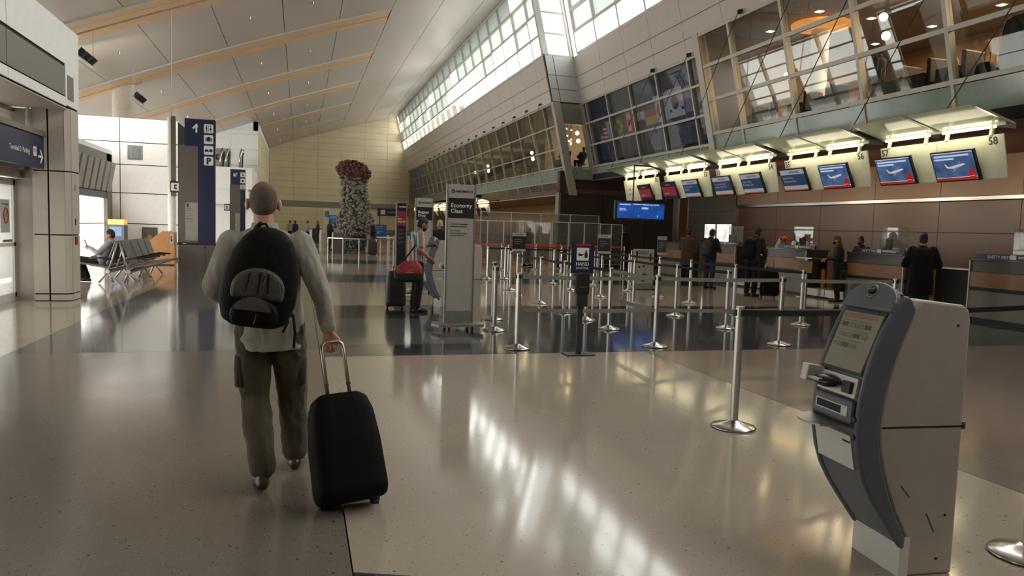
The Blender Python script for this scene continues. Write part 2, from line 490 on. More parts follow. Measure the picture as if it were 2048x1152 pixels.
# ================================================================== far wall
def panel_grid(parent, mm, us, vs, place, th=.03, gap=.012, name='panel', skip=None):
    """place(u,v)->3D; thickness along normal"""
    for i in range(len(us) - 1):
        for j in range(len(vs) - 1):
            if skip and skip(i, j): continue
            u0, u1, v0, v1 = us[i] + gap, us[i + 1] - gap, vs[j] + gap, vs[j + 1] - gap
            place(u0, u1, v0, v1, th).build(name, mm, parent)
wf = MB().box(-16, 22, 78.95, 79.3, 0, 14.5).build('wall_far', mat('cream wall joint', 'a8987a', rough=.7))
tag(wf, 'tall cream panelled end wall of the hall', 'wall', kind='structure')
def pf(u0, u1, v0, v1, th):
    return MB().box(u0, u1, 78.95 - th, 78.96, v0, v1)
ux = [-3.0 + 2.35 * i for i in range(7)]
panel_grid(wf, M_beigewall, ux, [0, .78, 1.56, 2.34, 3.12], pf)
panel_grid(wf, M_beigewall, ux, [3.72 + .66 * i for i in range(16)], pf)
M_band = mat('grey wall band', '8a8378', rough=.5)
for i in range(5): MB().box(-3 + i * 3, -3 + i * 3 + 2.97, 78.90, 78.96, 3.14, 3.70).build('band_panel', M_band, wf)

# ================================================================== right facade (leaning window wall)
NV = V((-1, 0, LEAN)).normalized()       # towards the hall
def lean_quad(xf, y0, y1, z0, z1, off=0.0, th=.02):
    """slab lying in the leaning plane, 'off' = distance towards the hall"""
    a = V((xf(z0), y0, z0)) + NV * off; u = V((0, y1 - y0, 0)); v = V((xf(z1) - xf(z0), 0, z1 - z0))
    return MB().slab(a, u, v, -NV * th)
def lean_box(m, xf, y0, y1, z0, z1, off, th):
    a = V((xf(z0), y0, z0)) + NV * off; u = V((0, y1 - y0, 0)); v = V((xf(z1) - xf(z0), 0, z1 - z0))
    return m.slab(a, u, v, -NV * th)
YS = 32.2
FARM = [32.45] + [33.72 + 2.2 * i for i in range(21)] + [78.75]
NEARM = [31.75] + [29.45 - 2.28 * i for i in range(4)]
wr = lean_quad(fx, YS + .2, 78.8, 7.31, 9.36, -.05, .25).build('wall_right', M_joint)
tag(wr, 'leaning right-hand wall with clerestory and mezzanine glazing', 'wall', kind='structure')
ZP = [7.33, 7.87, 8.47, 9.34]
random.seed(3)
for i in range(len(FARM) - 1):
    for j in range(3):
        lean_quad(fx, FARM[i] + .008, FARM[i + 1] - .008, ZP[j] + .01, ZP[j + 1] - .01, 0, .05).build('wall_panel', M_warmpanel, wr)
ZC = [9.40, 10.27, 11.15, 12.02, 12.86]
def clerestory(xf, ys, zs, parent, w=.10):
    for i in range(len(ys) - 1):
        y0, y1 = min(ys[i], ys[i + 1]), max(ys[i], ys[i + 1])
        for j in range(len(zs) - 1):
            g = G_pane if j == 0 or random.random() < (.55 if j == 1 else .3 if j == 2 else .12) else (G_frost if j < 3 else G_shaded)
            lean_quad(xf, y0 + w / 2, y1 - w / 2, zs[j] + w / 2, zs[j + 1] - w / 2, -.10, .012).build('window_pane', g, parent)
    for y_ in ys:
        lean_quad(xf, y_ - w / 2, y_ + w / 2, zs[0], zs[-1], 0, .2).build('mullion', M_mullw, parent)
    for z_ in zs:
        lean_quad(xf, min(ys), max(ys), z_ - w * .5, z_ + w * .5, -.01, .18).build('transom', M_mullw, parent)
clerestory(fx, FARM, ZC, wr)
# mezzanine glazing of the far part
ZM = [4.48, 5.31, 6.31, 7.28]
M_bluepanel = mat('slate blue panel', '4d5d78', rough=.35)
def glazing(xf, ys, zs, parent, g, w=.07, blue=None, name='window_pane'):
    for i in range(len(ys) - 1):
        y0, y1 = min(ys[i], ys[i + 1]), max(ys[i], ys[i + 1])
        for j in range(len(zs) - 1):
            gg = M_bluepanel if blue and y0 > blue else g
            lean_quad(xf, y0 + w / 2, y1 - w / 2, zs[j] + w / 2, zs[j + 1] - w / 2, -.05, .012).build(name, gg, parent)
    for y_ in ys: lean_quad(xf, y_ - w / 2, y_ + w / 2, zs[0], zs[-1], .03, .16).build('mullion', M_mull, parent)
    for z_ in zs: lean_quad(xf, min(ys), max(ys), z_ - w / 2, z_ + w / 2, .035, .16).build('transom', M_mull, parent)
glazing(fx, FARM, ZM, wr, G_mezz, blue=68.5)
for i in range(len(FARM) - 1):
    lean_quad(fx, FARM[i] + .03, FARM[i + 1] - .03, 3.90, 4.42, 0, .06).build('spandrel_panel', M_fascia, wr)
    if FARM[i] < 47: lean_quad(fx, FARM[i] + .03, FARM[i + 1] - .03, 3.30, 3.84, 0, .05).build('lower_panel', mat('bronze glass', '5c544b', rough=.15), wr)
    lean_quad(fx, FARM[i] - .03, FARM[i] + .03, 3.3 if FARM[i] < 47 else 3.87, 4.45, .02, .1).build('mullion', M_mull, wr)
lean_quad(fx, YS + .2, 78.8, 3.84, 3.90, .03, .12).build('transom', M_mull, wr)
lean_quad(fx, YS + .2, 49, 3.24, 3.30, .03, .12).build('transom', M_mull, wr)
# stay cables with brackets on the far part
M_cable = mat('stay cable', '4a4641', rough=.5, metal=.6)
for i in range(1, 17):
    y0 = FARM[i]; a = V((fx(7.45), y0, 7.45)) + NV * .03
    m = MB(); m.cyl(a + NV * .14, V((fx(4.3) - .35, y0 + 2.4, 4.2)), .010, n=5)
    m.slab(a + V((0, -.015, -.05)), V((0, .03, 0)), NV * .15, V((0, 0, .10)))
    m.build('stay_cable', M_cable, wr)

# ------------------------------------------------------------------ step return (faces the camera)
ret = MB()
zz = [3.86, 4.48, 7.34, 9.40, 12.95]
a0, a1 = 9.40, 3.3
ret.prism([(fx(7.34) + .05, 7.34), (nx(7.34) + .4, 7.34), (nx(9.40) + .4, 9.40), (fx(9.40) + .05, 9.40)], (0, YS + .06, 0), (1, 0, 0), (0, 0, 1), (0, .12, 0))
ret = ret.build('wall_step', M_joint)
tag(ret, 'short return wall where the right-hand facade steps back', 'wall', kind='structure')
ZR = [7.36, 7.92, 8.52, 9.38]
M_retp = mat('cool white panel', 'c6c9ca', rough=.4, var=.03)
def ret_quad(m, xa, xb, z0, z1, y=YS, th=.04):
    """xa,xb fraction across the return"""
    def px(z, t): return fx(z) + (nx(z) - fx(z)) * t
    p = [(px(z0, xa), y, z0), (px(z0, xb), y, z0), (px(z0, xb), y + th, z0), (px(z0, xa), y + th, z0),
         (px(z1, xa), y, z1), (px(z1, xb), y, z1), (px(z1, xb), y + th, z1), (px(z1, xa), y + th, z1)]
    return m.hexa(p)
for j in range(3):
    for ta, tb in ((.0, .27), (.27, 1.0)):
        ret_quad(MB(), ta + .01, tb - .01, ZR[j] + .01, ZR[j + 1] - .01).build('wall_panel', M_retp, ret)
for j, (z0, z1) in enumerate(((9.45, 10.33), (10.33, 11.24), (11.24, 12.2), (12.2, 13.05))):
    ret_quad(MB(), .14, .90, z0 + .04, z1 - .04, YS + .06, .012).build('window_pane', G_pane, ret)
    ret_quad(MB(), .0, 1, z1 - .04, z1 + .04).build('transom', M_mullw, ret)
ret_quad(MB(), -.06, .14, 9.40, 13.1, YS - .02, .2).build('mullion', M_mullw, ret)
ret_quad(MB(), .90, 1.0, 9.40, 13.1, YS - .02, .2).build('mullion', M_mullw, ret)
ret_quad(MB(), 0, 1, 9.38, 9.44).build('transom', M_mullw, ret)
ret_quad(MB(), -.02, .24, 3.2, 7.34, YS - .03, .3).build('post', M_mull, ret)
ret_quad(MB(), .93, 1.02, 3.9, 7.34, YS - .03, .3).build('post', M_mull, ret)
ret_quad(MB(), .26, .93, 4.52, 6.35, YS + .05, .012).build('window_pane', G_mezz, ret)
ret_quad(MB(), .26, .93, 6.42, 7.28, YS + .05, .05).build('upper_panel', mat('grey green panel', '8b8c84', rough=.3), ret)
ret_quad(MB(), .2, .95, 4.44, 4.52, YS - .02, .1).build('transom', M_mull, ret)
ret_quad(MB(), .26, .93, 3.93, 4.42, YS + .02, .05).build('spandrel_panel', M_fascia, ret)

# ------------------------------------------------------------------ near facade
wn = lean_quad(nx, 22.0, YS + .25, 7.36, 9.40, -.05, .25)
lean_box(wn, nx, -14, 22.0, 7.97, 9.40, -.05, .25)
wn = wn.build('wall_right_near', M_joint)
tag(wn, 'leaning right-hand wall above the lounge windows', 'wall', kind='structure')
ZPN = [7.40, 7.97, 8.54, 9.40]
YN = [32.2] + NEARM[1:] + [20.3, 17.8, 15.2, 12.6, 8, -14]
for i in range(len(YN) - 1):
    for j in range(3):
        y1, y0 = YN[i], YN[i + 1]
        if y1 < 22.7 and j == 0: continue
        lean_quad(nx, y0 + .008, y1 - .008, ZPN[j] + .01, ZPN[j + 1] - .01, 0, .05).build('wall_panel', M_warmpanel, wn)
lean_quad(nx, 22.03, 22.60, 7.41, 7.96, 0, .05).build('wall_panel', M_warmpanel, wn)
lean_quad(nx, YS - .06, YS + .02, 3.95, 13.1, .02, .3).build('corner_post', M_mullw, wn)
ZCN = [9.46, 10.38, 11.30, 12.22, 13.1]
clerestory(nx, NEARM + [20.3, 18.0], ZCN, wn, .12)
lean_quad(nx, -10.2, 18, 9.46, 13.2, -.1, .012).build('window_pane', G_pane, wn)
lean_quad(nx, -14, -10.2, 9.4, 13.2, -.1, .05).build('clerestory_light_blocker', M_warmpanel, wn)  # unseen panel added to cut window light from behind the camera
# flag mural windows
ZF = [4.56, 5.50, 6.46, 7.36]
FLAGY = [32.12, 31.75, 29.47, 27.22, 24.95, 22.64, 22.0]
glazing(nx, FLAGY, ZF, wn, glass('mural glass', (.93, .95, 1), .9, .01), .08)
M_sky = mat('mural night sky', '3a4560', rough=.5, var=.25, scale=.7)
mur = lean_quad(nx, 22.05, 32.1, 4.58, 7.34, -.22, .03).build('flag_mural', M_sky)
tag(mur, 'dark blue mural of national flags behind the facade glazing', 'mural')
# lounge windows
LY = [21.72, 20.05, 17.56, 15.03, 12.5, 9.97, 7.4]
ZL = [4.87, 5.91, 6.95, 7.93]
glazing(nx, LY, ZL, wn, G_mezz, .10)
lean_quad(nx, 21.70, 22.02, 3.95, 8.0, .06, .3).build('post', M_mull, wn)
lean_quad(nx, 21.9, 32.2, 4.50, 4.58, .04, .2).build('transom', M_mull, wn)
for i in range(len(LY) - 1):
    lean_quad(nx, LY[i + 1] + .04, LY[i] - .04, 3.95, 4.80, 0, .06).build('spandrel_panel', M_fascia, wn)
    lean_quad(nx, LY[i] - .04, LY[i] + .04, 3.95, 4.85, .03, .12).build('mullion', M_mull, wn)
for i in range(len(FLAGY) - 1):
    lean_quad(nx, FLAGY[i + 1] + .02, FLAGY[i] - .02, 3.95, 4.48, 0, .06).build('spandrel_panel', M_fascia, wn)
    lean_quad(nx, FLAGY[i] - .02, FLAGY[i] + .02, 3.95, 4.5, .02, .1).build('mullion', M_mull, wn)
MB().box(13.2, 13.6, -14, 7.4, 0, 8.0).build('lower_wall', M_brown, wn)
# stay cables from the facade down to the canopies
for yc in (24.9, 22.3, 19.2, 16.6, 14.0, 11.3, 8.8):
    top = 7.45 if yc > 22 else 8.0
    a = V((nx(top), yc, top)) + NV * .03
    m = MB(); m.cyl(a + NV * .14, V((11.95, yc + 3.0, 3.93)), .012, n=5)
    m.slab(a + V((0, -.02, -.06)), V((0, .04, 0)), NV * .16, V((0, 0, .13)))
    m.build('stay_cable', M_cable, wn)

# ------------------------------------------------------------------ soffit, back walls under the mezzanine
sof = MB().box(13.0, 21, -14, 32.3, 3.96, 4.2).build('ceiling_soffit', M_joint)
tag(sof, 'brown plank soffit under the mezzanine', 'ceiling', kind='structure')
for i in range(14):
    MB().box(13.05 + i * .42, 13.05 + i * .42 + .40, 7, 32.2, 3.90, 3.97).build('plank', M_soffit, sof)
sof2 = MB().box(11.75, 21, 32.3, 78.9, 3.30, 3.5).build('ceiling_soffit_far', M_soffit)
tag(sof2, 'dark soffit over the far check-in counters', 'ceiling', kind='structure')
XB = 17.5
wb = MB().box(XB, XB + .3, 6, 32.2, 0, 3.95).build('wall_counter_back', M_joint)
tag(wb, 'brown panelled wall behind the near counters', 'wall', kind='structure')
yj = [7, 9.5, 12.0, 14.5, 17.0, 19.5, 22.0, 24.5, 27.2]
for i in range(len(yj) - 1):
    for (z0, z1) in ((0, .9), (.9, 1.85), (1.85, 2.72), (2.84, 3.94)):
        MB().box(XB - .04, XB + .01, yj[i] + .008, yj[i + 1] - .008, z0 + .008, z1 - .008).build('wall_panel', M_brown if z0 < 2.8 else mat('brown lit upper panel', '8a7466', rough=.35, var=.05), wb)  # paler above the rail: warm light on the wall put into the panel colour
M_gwall = mat('grey stone panel', '6b645d', rough=.35)
for (y0, y1) in ((27.3, 29.7), (29.7, 32.1)):
    for (z0, z1) in ((0, 1.3), (1.3, 2.6), (2.6, 3.94)):
        MB().box(XB - .03, XB + .01, y0 + .01, y1 - .01, z0 + .008, z1 - .008).build('wall_panel', M_gwall, wb)
MB().box(XB - .12, XB, 7, 27.3, 2.74, 2.83).build('rail', M_steel, wb)
MB().box(XB - .10, XB, 27.2, 27.3, 0, 2.80).build('post', M_steel, wb)
wk = MB().box(11.45, 21, 32.35, 32.7, 0, 4.3).build('wall_partition', M_brown2)
tag(wk, 'dark brown cross wall between the two counter halls', 'wall', kind='structure')
MB().box(11.40, 11.50, 32.28, 32.75, 0, 3.3).build('post', M_alu, wk)
for xx in (13.6, 15.8): MB().box(xx, xx + .02, 32.33, 32.36, 0, 3.3).build('seam', M_joint, wk)
colm = MB().box(15.2, 15.65, 28.0, 28.45, 0, 3.95).build('column', mat('brown column', '4d3d33', rough=.5))
tag(colm, 'square brown column with steel corner strips behind counters', 'column', kind='structure')
for xx in (15.18, 15.61): MB().box(xx, xx + .06, 27.97, 28.03, 0, 3.95).build('corner_strip', M_steel, colm)
wfb = MB().box(16.5, 16.8, 32.7, 78.9, 0, 3.3).build('wall_far_counter_back', mat('tan lit wall', 'a98a66', rough=.5))
tag(wfb, 'tan wall behind the far check-in counters', 'wall', kind='structure')
for i in range(15): MB().box(16.46, 16.51, 33 + 3 * i, 33 + 3 * i + 2.97, .02, 2.0).build('wall_panel', mat('tan panel', '9c7f60', rough=.45), wfb)

# ------------------------------------------------------------------ mezzanine rooms
mz = MB().box(13.1, 22, -14, 32.2, 4.5, 4.75).build('floor_mezzanine', mat('mezzanine carpet', '3a322c', rough=.9))
tag(mz, 'upper lounge floor behind the facade glass', 'floor', kind='structure')
M_lwall = mat('lounge tan wall', 'b98d63', rough=.6, var=.08)
lw = MB().box(20.2, 20.5, -14, 32.2, 4.5, 8.3).build('wall_lounge', M_lwall)
tag(lw, 'warm tan back wall of the upper lounge', 'wall', kind='structure')
for i in range(9): MB().box(20.16, 20.21, 3 + 2.5 * i, 3 + 2.5 * i + 2.48, 4.52, 7.6).build('wall_panel', M_lwall, lw)
lc = MB().box(12.2, 20.5, -14, 22.0, 8.05, 8.25).build('ceiling_lounge', mat('lounge ceiling', '8d8478', rough=.6))
tag(lc, 'lounge ceiling with downlights behind the glass', 'ceiling', kind='structure')
lx = MB().prism([(nx(4.3) + .08, 4.3), (20.2, 4.3), (20.2, 8.25), (nx(8.25) + .08, 8.25)], (0, 21.82, 0), (1, 0, 0), (0, 0, 1), (0, .16, 0)).build('wall_lounge_end', mat('lounge end wall', '6e5a49', rough=.6))
tag(lx, 'brown partition at the far end of the lounge', 'wall', kind='structure')
mz2 = MB().box(11.75, 20, 32.3, 78.9, 4.2, 4.4).build('floor_mezzanine_far', mat('mezzanine carpet far', '4a4038', rough=.9))
tag(mz2, 'floor of the far mezzanine restaurant', 'floor', kind='structure')
lw2 = MB().box(18.2, 18.5, 32.3, 78.9, 4.4, 7.6).build('wall_mezzanine_far', mat('mezzanine wall', '8d7c66', rough=.6))
tag(lw2, 'beige back wall of the far mezzanine', 'wall', kind='structure')
lc2 = MB().box(11.2, 18.5, 32.3, 78.9, 7.34, 7.5).build('ceiling_mezzanine_far', mat('mezzanine ceiling', '9b9181', rough=.6))
tag(lc2, 'ceiling of the far mezzanine restaurant', 'ceiling', kind='structure')
wx2 = MB().box(12.0, 18, 36.2, 36.35, 4.4, 7.34).build('wall_mezzanine_screen', mat('mezzanine screen wall', 'c0a78a', rough=.6))
tag(wx2, 'cream screen wall seen through the corner window', 'wall', kind='structure')

# ------------------------------------------------------------------ left side
wl = MB()
wl.box(-9, -3.98, -14, 15.42, 4.77, 4.87); wl.box(-4.03, -3.98, -14, 15.1, 3.47, 4.87); wl.box(-5.3, -4.02, -14, 15.1, 3.44, 3.50)
wl = wl.build('wall_left', M_joint)
tag(wl, 'white entrance block with metal band over the doors', 'wall', kind='structure')
for (y0, y1) in ((12.14, 14.83), (9.4, 12.12), (6.7, 9.38), (4, 6.68), (-14, 3.98)):
    MB().box(-3.98, -3.96, y0, y1, 4.19, 4.86).build('wall_panel', M_white, wl)
    MB().box(-3.98, -3.965, y0, y1, 3.64, 4.14).build('metal_band', mat('perforated band', '77736c', rough=.5, metal=.3, var=.15, scale=60), wl)
    MB().box(-3.98, -3.95, y0, y1, 3.46, 3.61).build('trim_panel', M_white, wl)
MB().box(-5.25, -3.99, -14, 15.08, 3.425, 3.445).build('soffit_panel', M_greige, wl)
# corner column
cl = MB().prism([(-4.57, 15.12), (-4.07, 15.12), (-4.0, 15.19), (-4.0, 15.66), (-4.57, 15.66)], (0, 0, 0), (1, 0, 0), (0, 1, 0), (0, 0, 4.87)).build('column_entrance', M_joint)
tag(cl, 'greige panelled column at the entrance with black joints', 'column', kind='structure')
zc = [0, .13, 1.20, 2.34, 3.47]
for j in range(4):
    z0, z1 = zc[j] + .012, zc[j + 1] - .012
    MB().box(-4.58, -4.345, 15.10, 15.13, z0, z1).build('column_panel', M_greige, cl)
    MB().box(-4.315, -4.075, 15.10, 15.13, z0, z1).build('column_panel', M_greige, cl)
    MB().prism([(-4.065, 15.095), (-3.985, 15.175), (-4.0, 15.19), (-4.08, 15.11)], (0, 0, z0), (1, 0, 0), (0, 1, 0), (0, 0, z1 - z0)).build('column_panel', M_greige, cl)
    MB().box(-4.0, -3.98, 15.19, 15.66, z0, z1).build('column_panel', M_greige, cl)
MB().box(-4.0, -3.965, 14.85, 15.66, 3.49, 4.86).build('column_panel', M_white, cl)
MB().box(-4.57, -3.99, 15.085, 15.12, 3.49, 4.86).build('column_panel', M_white, cl)
gv = MB(); gv.box(-3.968, -3.955, 14.96, 15.30, 3.60, 4.02)
gv.build('vent_grille', mat('grille grey', '6f6c66', rough=.5, var=.25, scale=70), cl)
MB().box(-3.985, -3.96, 15.34, 15.46, 1.02, 1.17).build('fire_alarm', mat('alarm red', '8e3a35', rough=.5), cl)
MB().box(-3.985, -3.97, 15.36, 15.40, 1.38, 1.50).build('card_reader', M_dark, cl)
MB().box(-3.985, -3.97, 15.36, 15.40, 2.0, 2.12).build('card_reader', mat('beige reader', '8d857a', rough=.5), cl)
# wall between column and door
jm = MB(); jm.box(-4.95, -4.58, 15.35, 15.60, 0, 3.44); jm.box(-5.15, -4.80, -14, 15.40, 2.20, 2.34); jm.box(-5.05, -4.72, -14, 15.40, 2.34, 2.52)
jm = jm.build('trim_1', M_greige)
tag(jm, 'greige door surround beside the entrance column', 'trim', kind='structure')
# door
d1 = MB()
for (y0, y1) in ((15.26, 15.34), (14.1, 14.18), (14.2, 14.28), (13.05, 13.13)): d1.box(-4.99, -4.93, y0, y1, .06, 2.16)
d1.box(-4.99, -4.93, 13.05, 15.34, 2.06, 2.18); d1.box(-4.99, -4.93, 13.05, 15.34, 0, .14); d1.box(-4.99, -4.93, 13.05, 15.34, .98, 1.04)
d1 = d1.build('door_1', M_mullw)
tag(d1, 'white framed glass entrance door with no smoking notice', 'door', kind='structure')
for (y0, y1) in ((14.28, 15.26), (13.13, 14.1)):
    for (z0, z1) in ((.14, .98), (1.04, 2.06)): MB().box(-4.965, -4.955, y0, y1, z0, z1).build('door_pane', G_door, d1)
MB().box(-4.93, -4.915, 14.7, 15.12, 1.06, 1.10).build('push_plate', mat('brass', '9a7d3c', rough=.3, metal=.9), d1)
for i in range(4):
    y1 = 12.95 - i * 2.3 - .0
    nm = MB()
    for yy in (y1 - .08, y1 - 2.2): nm.box(-4.99, -4.93, yy, yy + .08, 0, 2.18)
    nm.box(-4.99, -4.93, y1 - 2.2, y1, 2.06, 2.18)
    nm.build('door_frame', M_mullw, d1)
MB().box(-4.965, -4.955, 1.4, 13.0, .06, 2.06).build('door_pane', G_door, d1)
MB().box(-4.99, -4.93, -13.9, 1.4, 0, 2.2).build('door_light_blocker', M_greige, d1)  # unseen panel added to shut out door light from behind the camera
# clerestory window over the doors (warm room behind)
w1 = MB()
for (y0, y1) in ((14.62, 14.70), (15.44, 15.52), (12.0, 12.08)): w1.box(-4.98, -4.92, y0, y1, 2.55, 3.42)
w1.box(-4.98, -4.92, 12, 15.5, 3.36, 3.44); w1.box(-4.98, -4.92, 12, 15.5, 2.52, 2.60)
w1 = w1.build('window_1', M_greige)
tag(w1, 'high window above the entrance sign', 'window', kind='structure')
MB().box(-4.96, -4.95, 12.08, 15.44, 2.6, 3.36).build('window_pane', G_door, w1)
MB().cyl((-4.62, 15.05, 2.96), (-4.62, 15.05, 3.43), .03, n=8).build('hanger', M_mullw, w1)
rm1 = MB(); rm1.box(-6.6, -6.5, 11, 15.5, 2.5, 3.44); rm1.box(-6.6, -5.0, 15.4, 15.5, 2.5, 3.44)
rm1 = rm1.build('wall_upper_room', mat('warm room wall', 'c49a5e', rough=.6)); tag(rm1, 'warm lit room behind the high entrance window', 'wall', kind='structure')
# upper outer wall
wu = MB(); wu.box(-8.3, -8.0, -14, 29.7, 3.6, 8.0); wu.box(-9.2, -6.5, 15.42, 29.7, 3.75, 3.9)
wu = wu.build('wall_left_upper', M_white)
tag(wu, 'upper white wall above the side glazing', 'wall', kind='structure')
# white wall facing the camera
ww = MB(); ww.box(-13.3, -4.55, 29.75, 30.1, 0, 5.08); ww.box(-4.6, -4.3, 29.75, 31.5, 0, 5.05)
ww = ww.build('wall_white', M_joint)
tag(ww, 'white panelled wall behind the seats and phones', 'wall', kind='structure')
for (x0, x1) in ((-8.6, -6.25), (-6.22, -4.32)):
    for (z0, z1) in ((.12, 1.30), (1.33, 2.40), (2.43, 3.42), (3.45, 4.22), (4.25, 5.08)):
        MB().box(x0, x1, 29.71, 29.76, z0, z1).build('wall_panel', M_white, ww)
vg = MB()
for i in range(12): vg.box(-5.97 + i * .04, -5.95 + i * .04, 29.66, 29.70, 3.66, 4.12)
vg.box(-5.99, -5.49, 29.69, 29.71, 3.64, 4.14)
vg.build('vent_grille', mat('vent grey blue', '9aa09f', rough=.5), ww)
# side glazing unit with slatted transom
w2 = MB()
XG = -6.5
w2.box(XG - .25, XG, 29.0, 29.72, 0, 3.75); w2.box(XG - .25, XG, 15.6, 29.72, 3.42, 3.75)
w2.box(XG - .1, XG + .06, 28.75, 29.05, 0, 3.45); w2.box(XG - .25, XG, 15.45, 15.9, 0, 3.75)
w2 = w2.build('window_2', mat('graphite frame', '6d6963', rough=.5))
tag(w2, 'graphite framed side glazing with slatted transom', 'window', kind='structure')
MB().box(XG - .06, XG - .05, 15.9, 28.8, 2.38, 3.42).build('transom_glass', mat('dim transom glass', '3c3b39', rough=.3), w2)
ys = 16.2
while ys < 28.6:
    MB().hexa([(XG - .02, ys, 2.42), (XG + .12, ys, 2.42), (XG + .12, ys + .52, 2.42), (XG - .02, ys + .52, 2.42), (XG - .02, ys, 3.40), (XG + .30, ys, 3.40), (XG + .30, ys + .52, 3.40), (XG - .02, ys + .52, 3.40)]).build('slat', mat('slat grey', '8f8b84', rough=.5), w2)
    ys += .72
MB().box(XG - .08, XG + .04, 15.9, 28.9, 2.18, 2.40).build('beam', mat('blue grey beam', '565c70', rough=.5), w2)
MB().box(XG - .06, XG - .05, 15.9, 28.75, 1.32, 2.18).build('window_pane', G_door, w2)
MB().box(XG - .06, XG - .05, 15.9, 28.75, .05, 1.30).build('window_pane', G_door, w2)
MB().box(XG - .08, XG - .03, 15.9, 28.75, 1.29, 1.33).build('rail', M_mullw, w2)
# far outer wall with glazing
wo = MB()
for yy in [30.1 + 3.5 * i for i in range(9)]: wo.box(-13.3, -13.0, yy, yy + .15, 0, 4.8)
for zz_ in (0, 1.1, 2.2, 3.3, 4.45): wo.box(-13.25, -13.05, 30.1, 58.2, zz_, zz_ + .12)
wo = wo.build('window_3', M_mullw)
tag(wo, 'distant side curtain wall beyond the signs', 'window', kind='structure')
MB().box(-13.18, -13.17, 30.1, 58.2, .1, 4.5).build('window_pane', G_pane, wo)
# white stepped volume near the far end
w4 = MB(); w4.box(-13.3, -3.02, 58.2, 58.6, 0, 9.2); w4.box(-3.35, -3.02, 58.2, 79, 0, 8.8)
w4 = w4.build('wall_left_far', M_white)
tag(w4, 'white gridded wall beyond the direction signs', 'wall', kind='structure')
gx = [-8.6, -6.75, -4.9, -3.0]
for i in range(3):
    zt = 0.0
    while zt < 8.4:
        xm = gx[i]; z1 = min(zt + 1.12, ceilz(gx[i]) - .02)
        if z1 - zt > .2: MB().box(gx[i] + .012, gx[i + 1] - .012, 58.16, 58.21, zt + .012, z1 - .012).build('wall_panel', mat('dim grey panel', '8f8b84', rough=.5) if (i == 1 and 3.3 < zt < 6.7) else M_white, w4)
        zt += 1.12
y0 = 58.2
for i in range(6):
    for j in range(7): MB().box(-3.03, -3.0, y0 + 3.4 * i + .02, y0 + 3.4 * i + 3.38, .02 + j * 1.2, 1.18 + j * 1.2).build('wall_panel', M_beigewall, w4)
blc = MB(); blc.box(-6.5, -3.05, 52.0, 58.2, 3.6, 5.0); blc.box(-6.4, -3.3, 52.3, 58.2, 2.6, 3.6)
blc = blc.build('wall_balcony', M_white); tag(blc, 'low white balcony front beside the small direction sign', 'wall', kind='structure')
# rear wall
wz = MB().box(-16, 22, -14.3, -14, 0, 15).build('wall_rear', mat('rear wall', 'a69c8d', rough=.6)); tag(wz, 'plain rear wall of the hall', 'wall', kind='structure')
# pillar under the ceiling
pl = MB().cyl((-7.45, 36.3, 0), (-7.45, 36.3, 7.3), .45, n=24).build('column_round', mat('pale column', 'cfc7b8', rough=.5), smooth=False)
tag(pl, 'round pale column rising behind the white wall', 'column', kind='structure')
# ================================================================== queue posts
M_post = mat('satin steel post', 'c4c1bc', rough=.3, metal=.95, var=.03)
M_basem = mat('polished steel base', 'b4b1ac', rough=.22, metal=1.0, var=.04)
M_belt_w = mat('pale grey belt', '8f897d', rough=.6, var=.05)
M_belt_k = mat('black belt', '131313', rough=.7, var=.05)
M_belt_o = mat('orange belt', 'd4553a', rough=.6, var=.05)
M_belt_r = mat('red belt', 'a81c28', rough=.6, var=.05)
_pm = {}
def post_meshes():
    if _pm: return _pm
    _pm['base'] = MB().lathe([(.178, 0), (.180, .012), (.172, .020), (.12, .034), (.06, .052), (.040, .066)], 32).mesh('post_base')
    _pm['base'].polygons.foreach_set('use_smooth', [True] * len(_pm['base'].polygons)); _pm['base'].materials.append(M_basem)
    _pm['pole'] = MB().lathe([(.0325, .06), (.0325, .985), (.030, .995)], 18).mesh('post_pole'); _pm['pole'].materials.append(M_post)
    _pm['head'] = MB().lathe([(.036, .905), (.037, .91), (.037, .985), (.033, 1.0)], 18).mesh('post_head'); _pm['head'].materials.append(M_post)
    cl_ = MB()
    for a in range(4):
        dx, dy = math.cos(a * math.pi / 2), math.sin(a * math.pi / 2)
        cl_.cbox((dx * .038, dy * .038, .95), .016 + .012 * abs(dy), .016 + .012 * abs(dx), .05)
    _pm['clip'] = cl_.mesh('belt_clip'); _pm['clip'].materials.append(M_black)
    return _pm
def stanchion(x, y, label, belts=(), group='belt posts of the check-in queue', clip=True):
    """belts: (x2, y2, z, material)"""
    t = thing('queue_post', label, 'queue post', (x, y, 0), 0, group)
    pm = post_meshes()
    for k in ('base', 'pole', 'head') + (('clip',) if clip else ()): link_mesh({'base': 'base', 'pole': 'pole', 'head': 'head', 'clip': 'belt_clip'}[k], pm[k], parent=t)
    for (x2, y2, z, mm) in belts:
        d = V((x2 - x, y2 - y, 0)); L = d.length; d.normalize()
        a = d * .036; b = d * (L - .036)
        m = MB(); n = 8 if L > 1 else 2; sag = .012 * L
        prevp = None
        for i in range(n + 1):
            q = i / n; p = a + (b - a) * q; p.z = z - sag * 4 * q * (1 - q) * .5
            if prevp is not None: m.bar(prevp, p, .003, .05)
            prevp = p
        m.build('belt', mm, t)
    return t
RA = [(2.76, 9.25), (4.76, 9.25), (6.77, 9.25), (8.77, 9.25)]
def wb2(p): return [(p[0], p[1], .95, M_belt_w), (p[0], p[1], .51, M_belt_w)]
stanchion(*RA[0], 'first post at the left end of the pale double belts', wb2(RA[1]))
stanchion(*RA[1], 'second post of the pale double belt row, right of sanitizer stand', wb2(RA[2]))
stanchion(*RA[2], 'third post of the pale double belt row', wb2(RA[3]))
stanchion(*RA[3], 'fourth post of the pale double belt row, half hidden by the big kiosk')
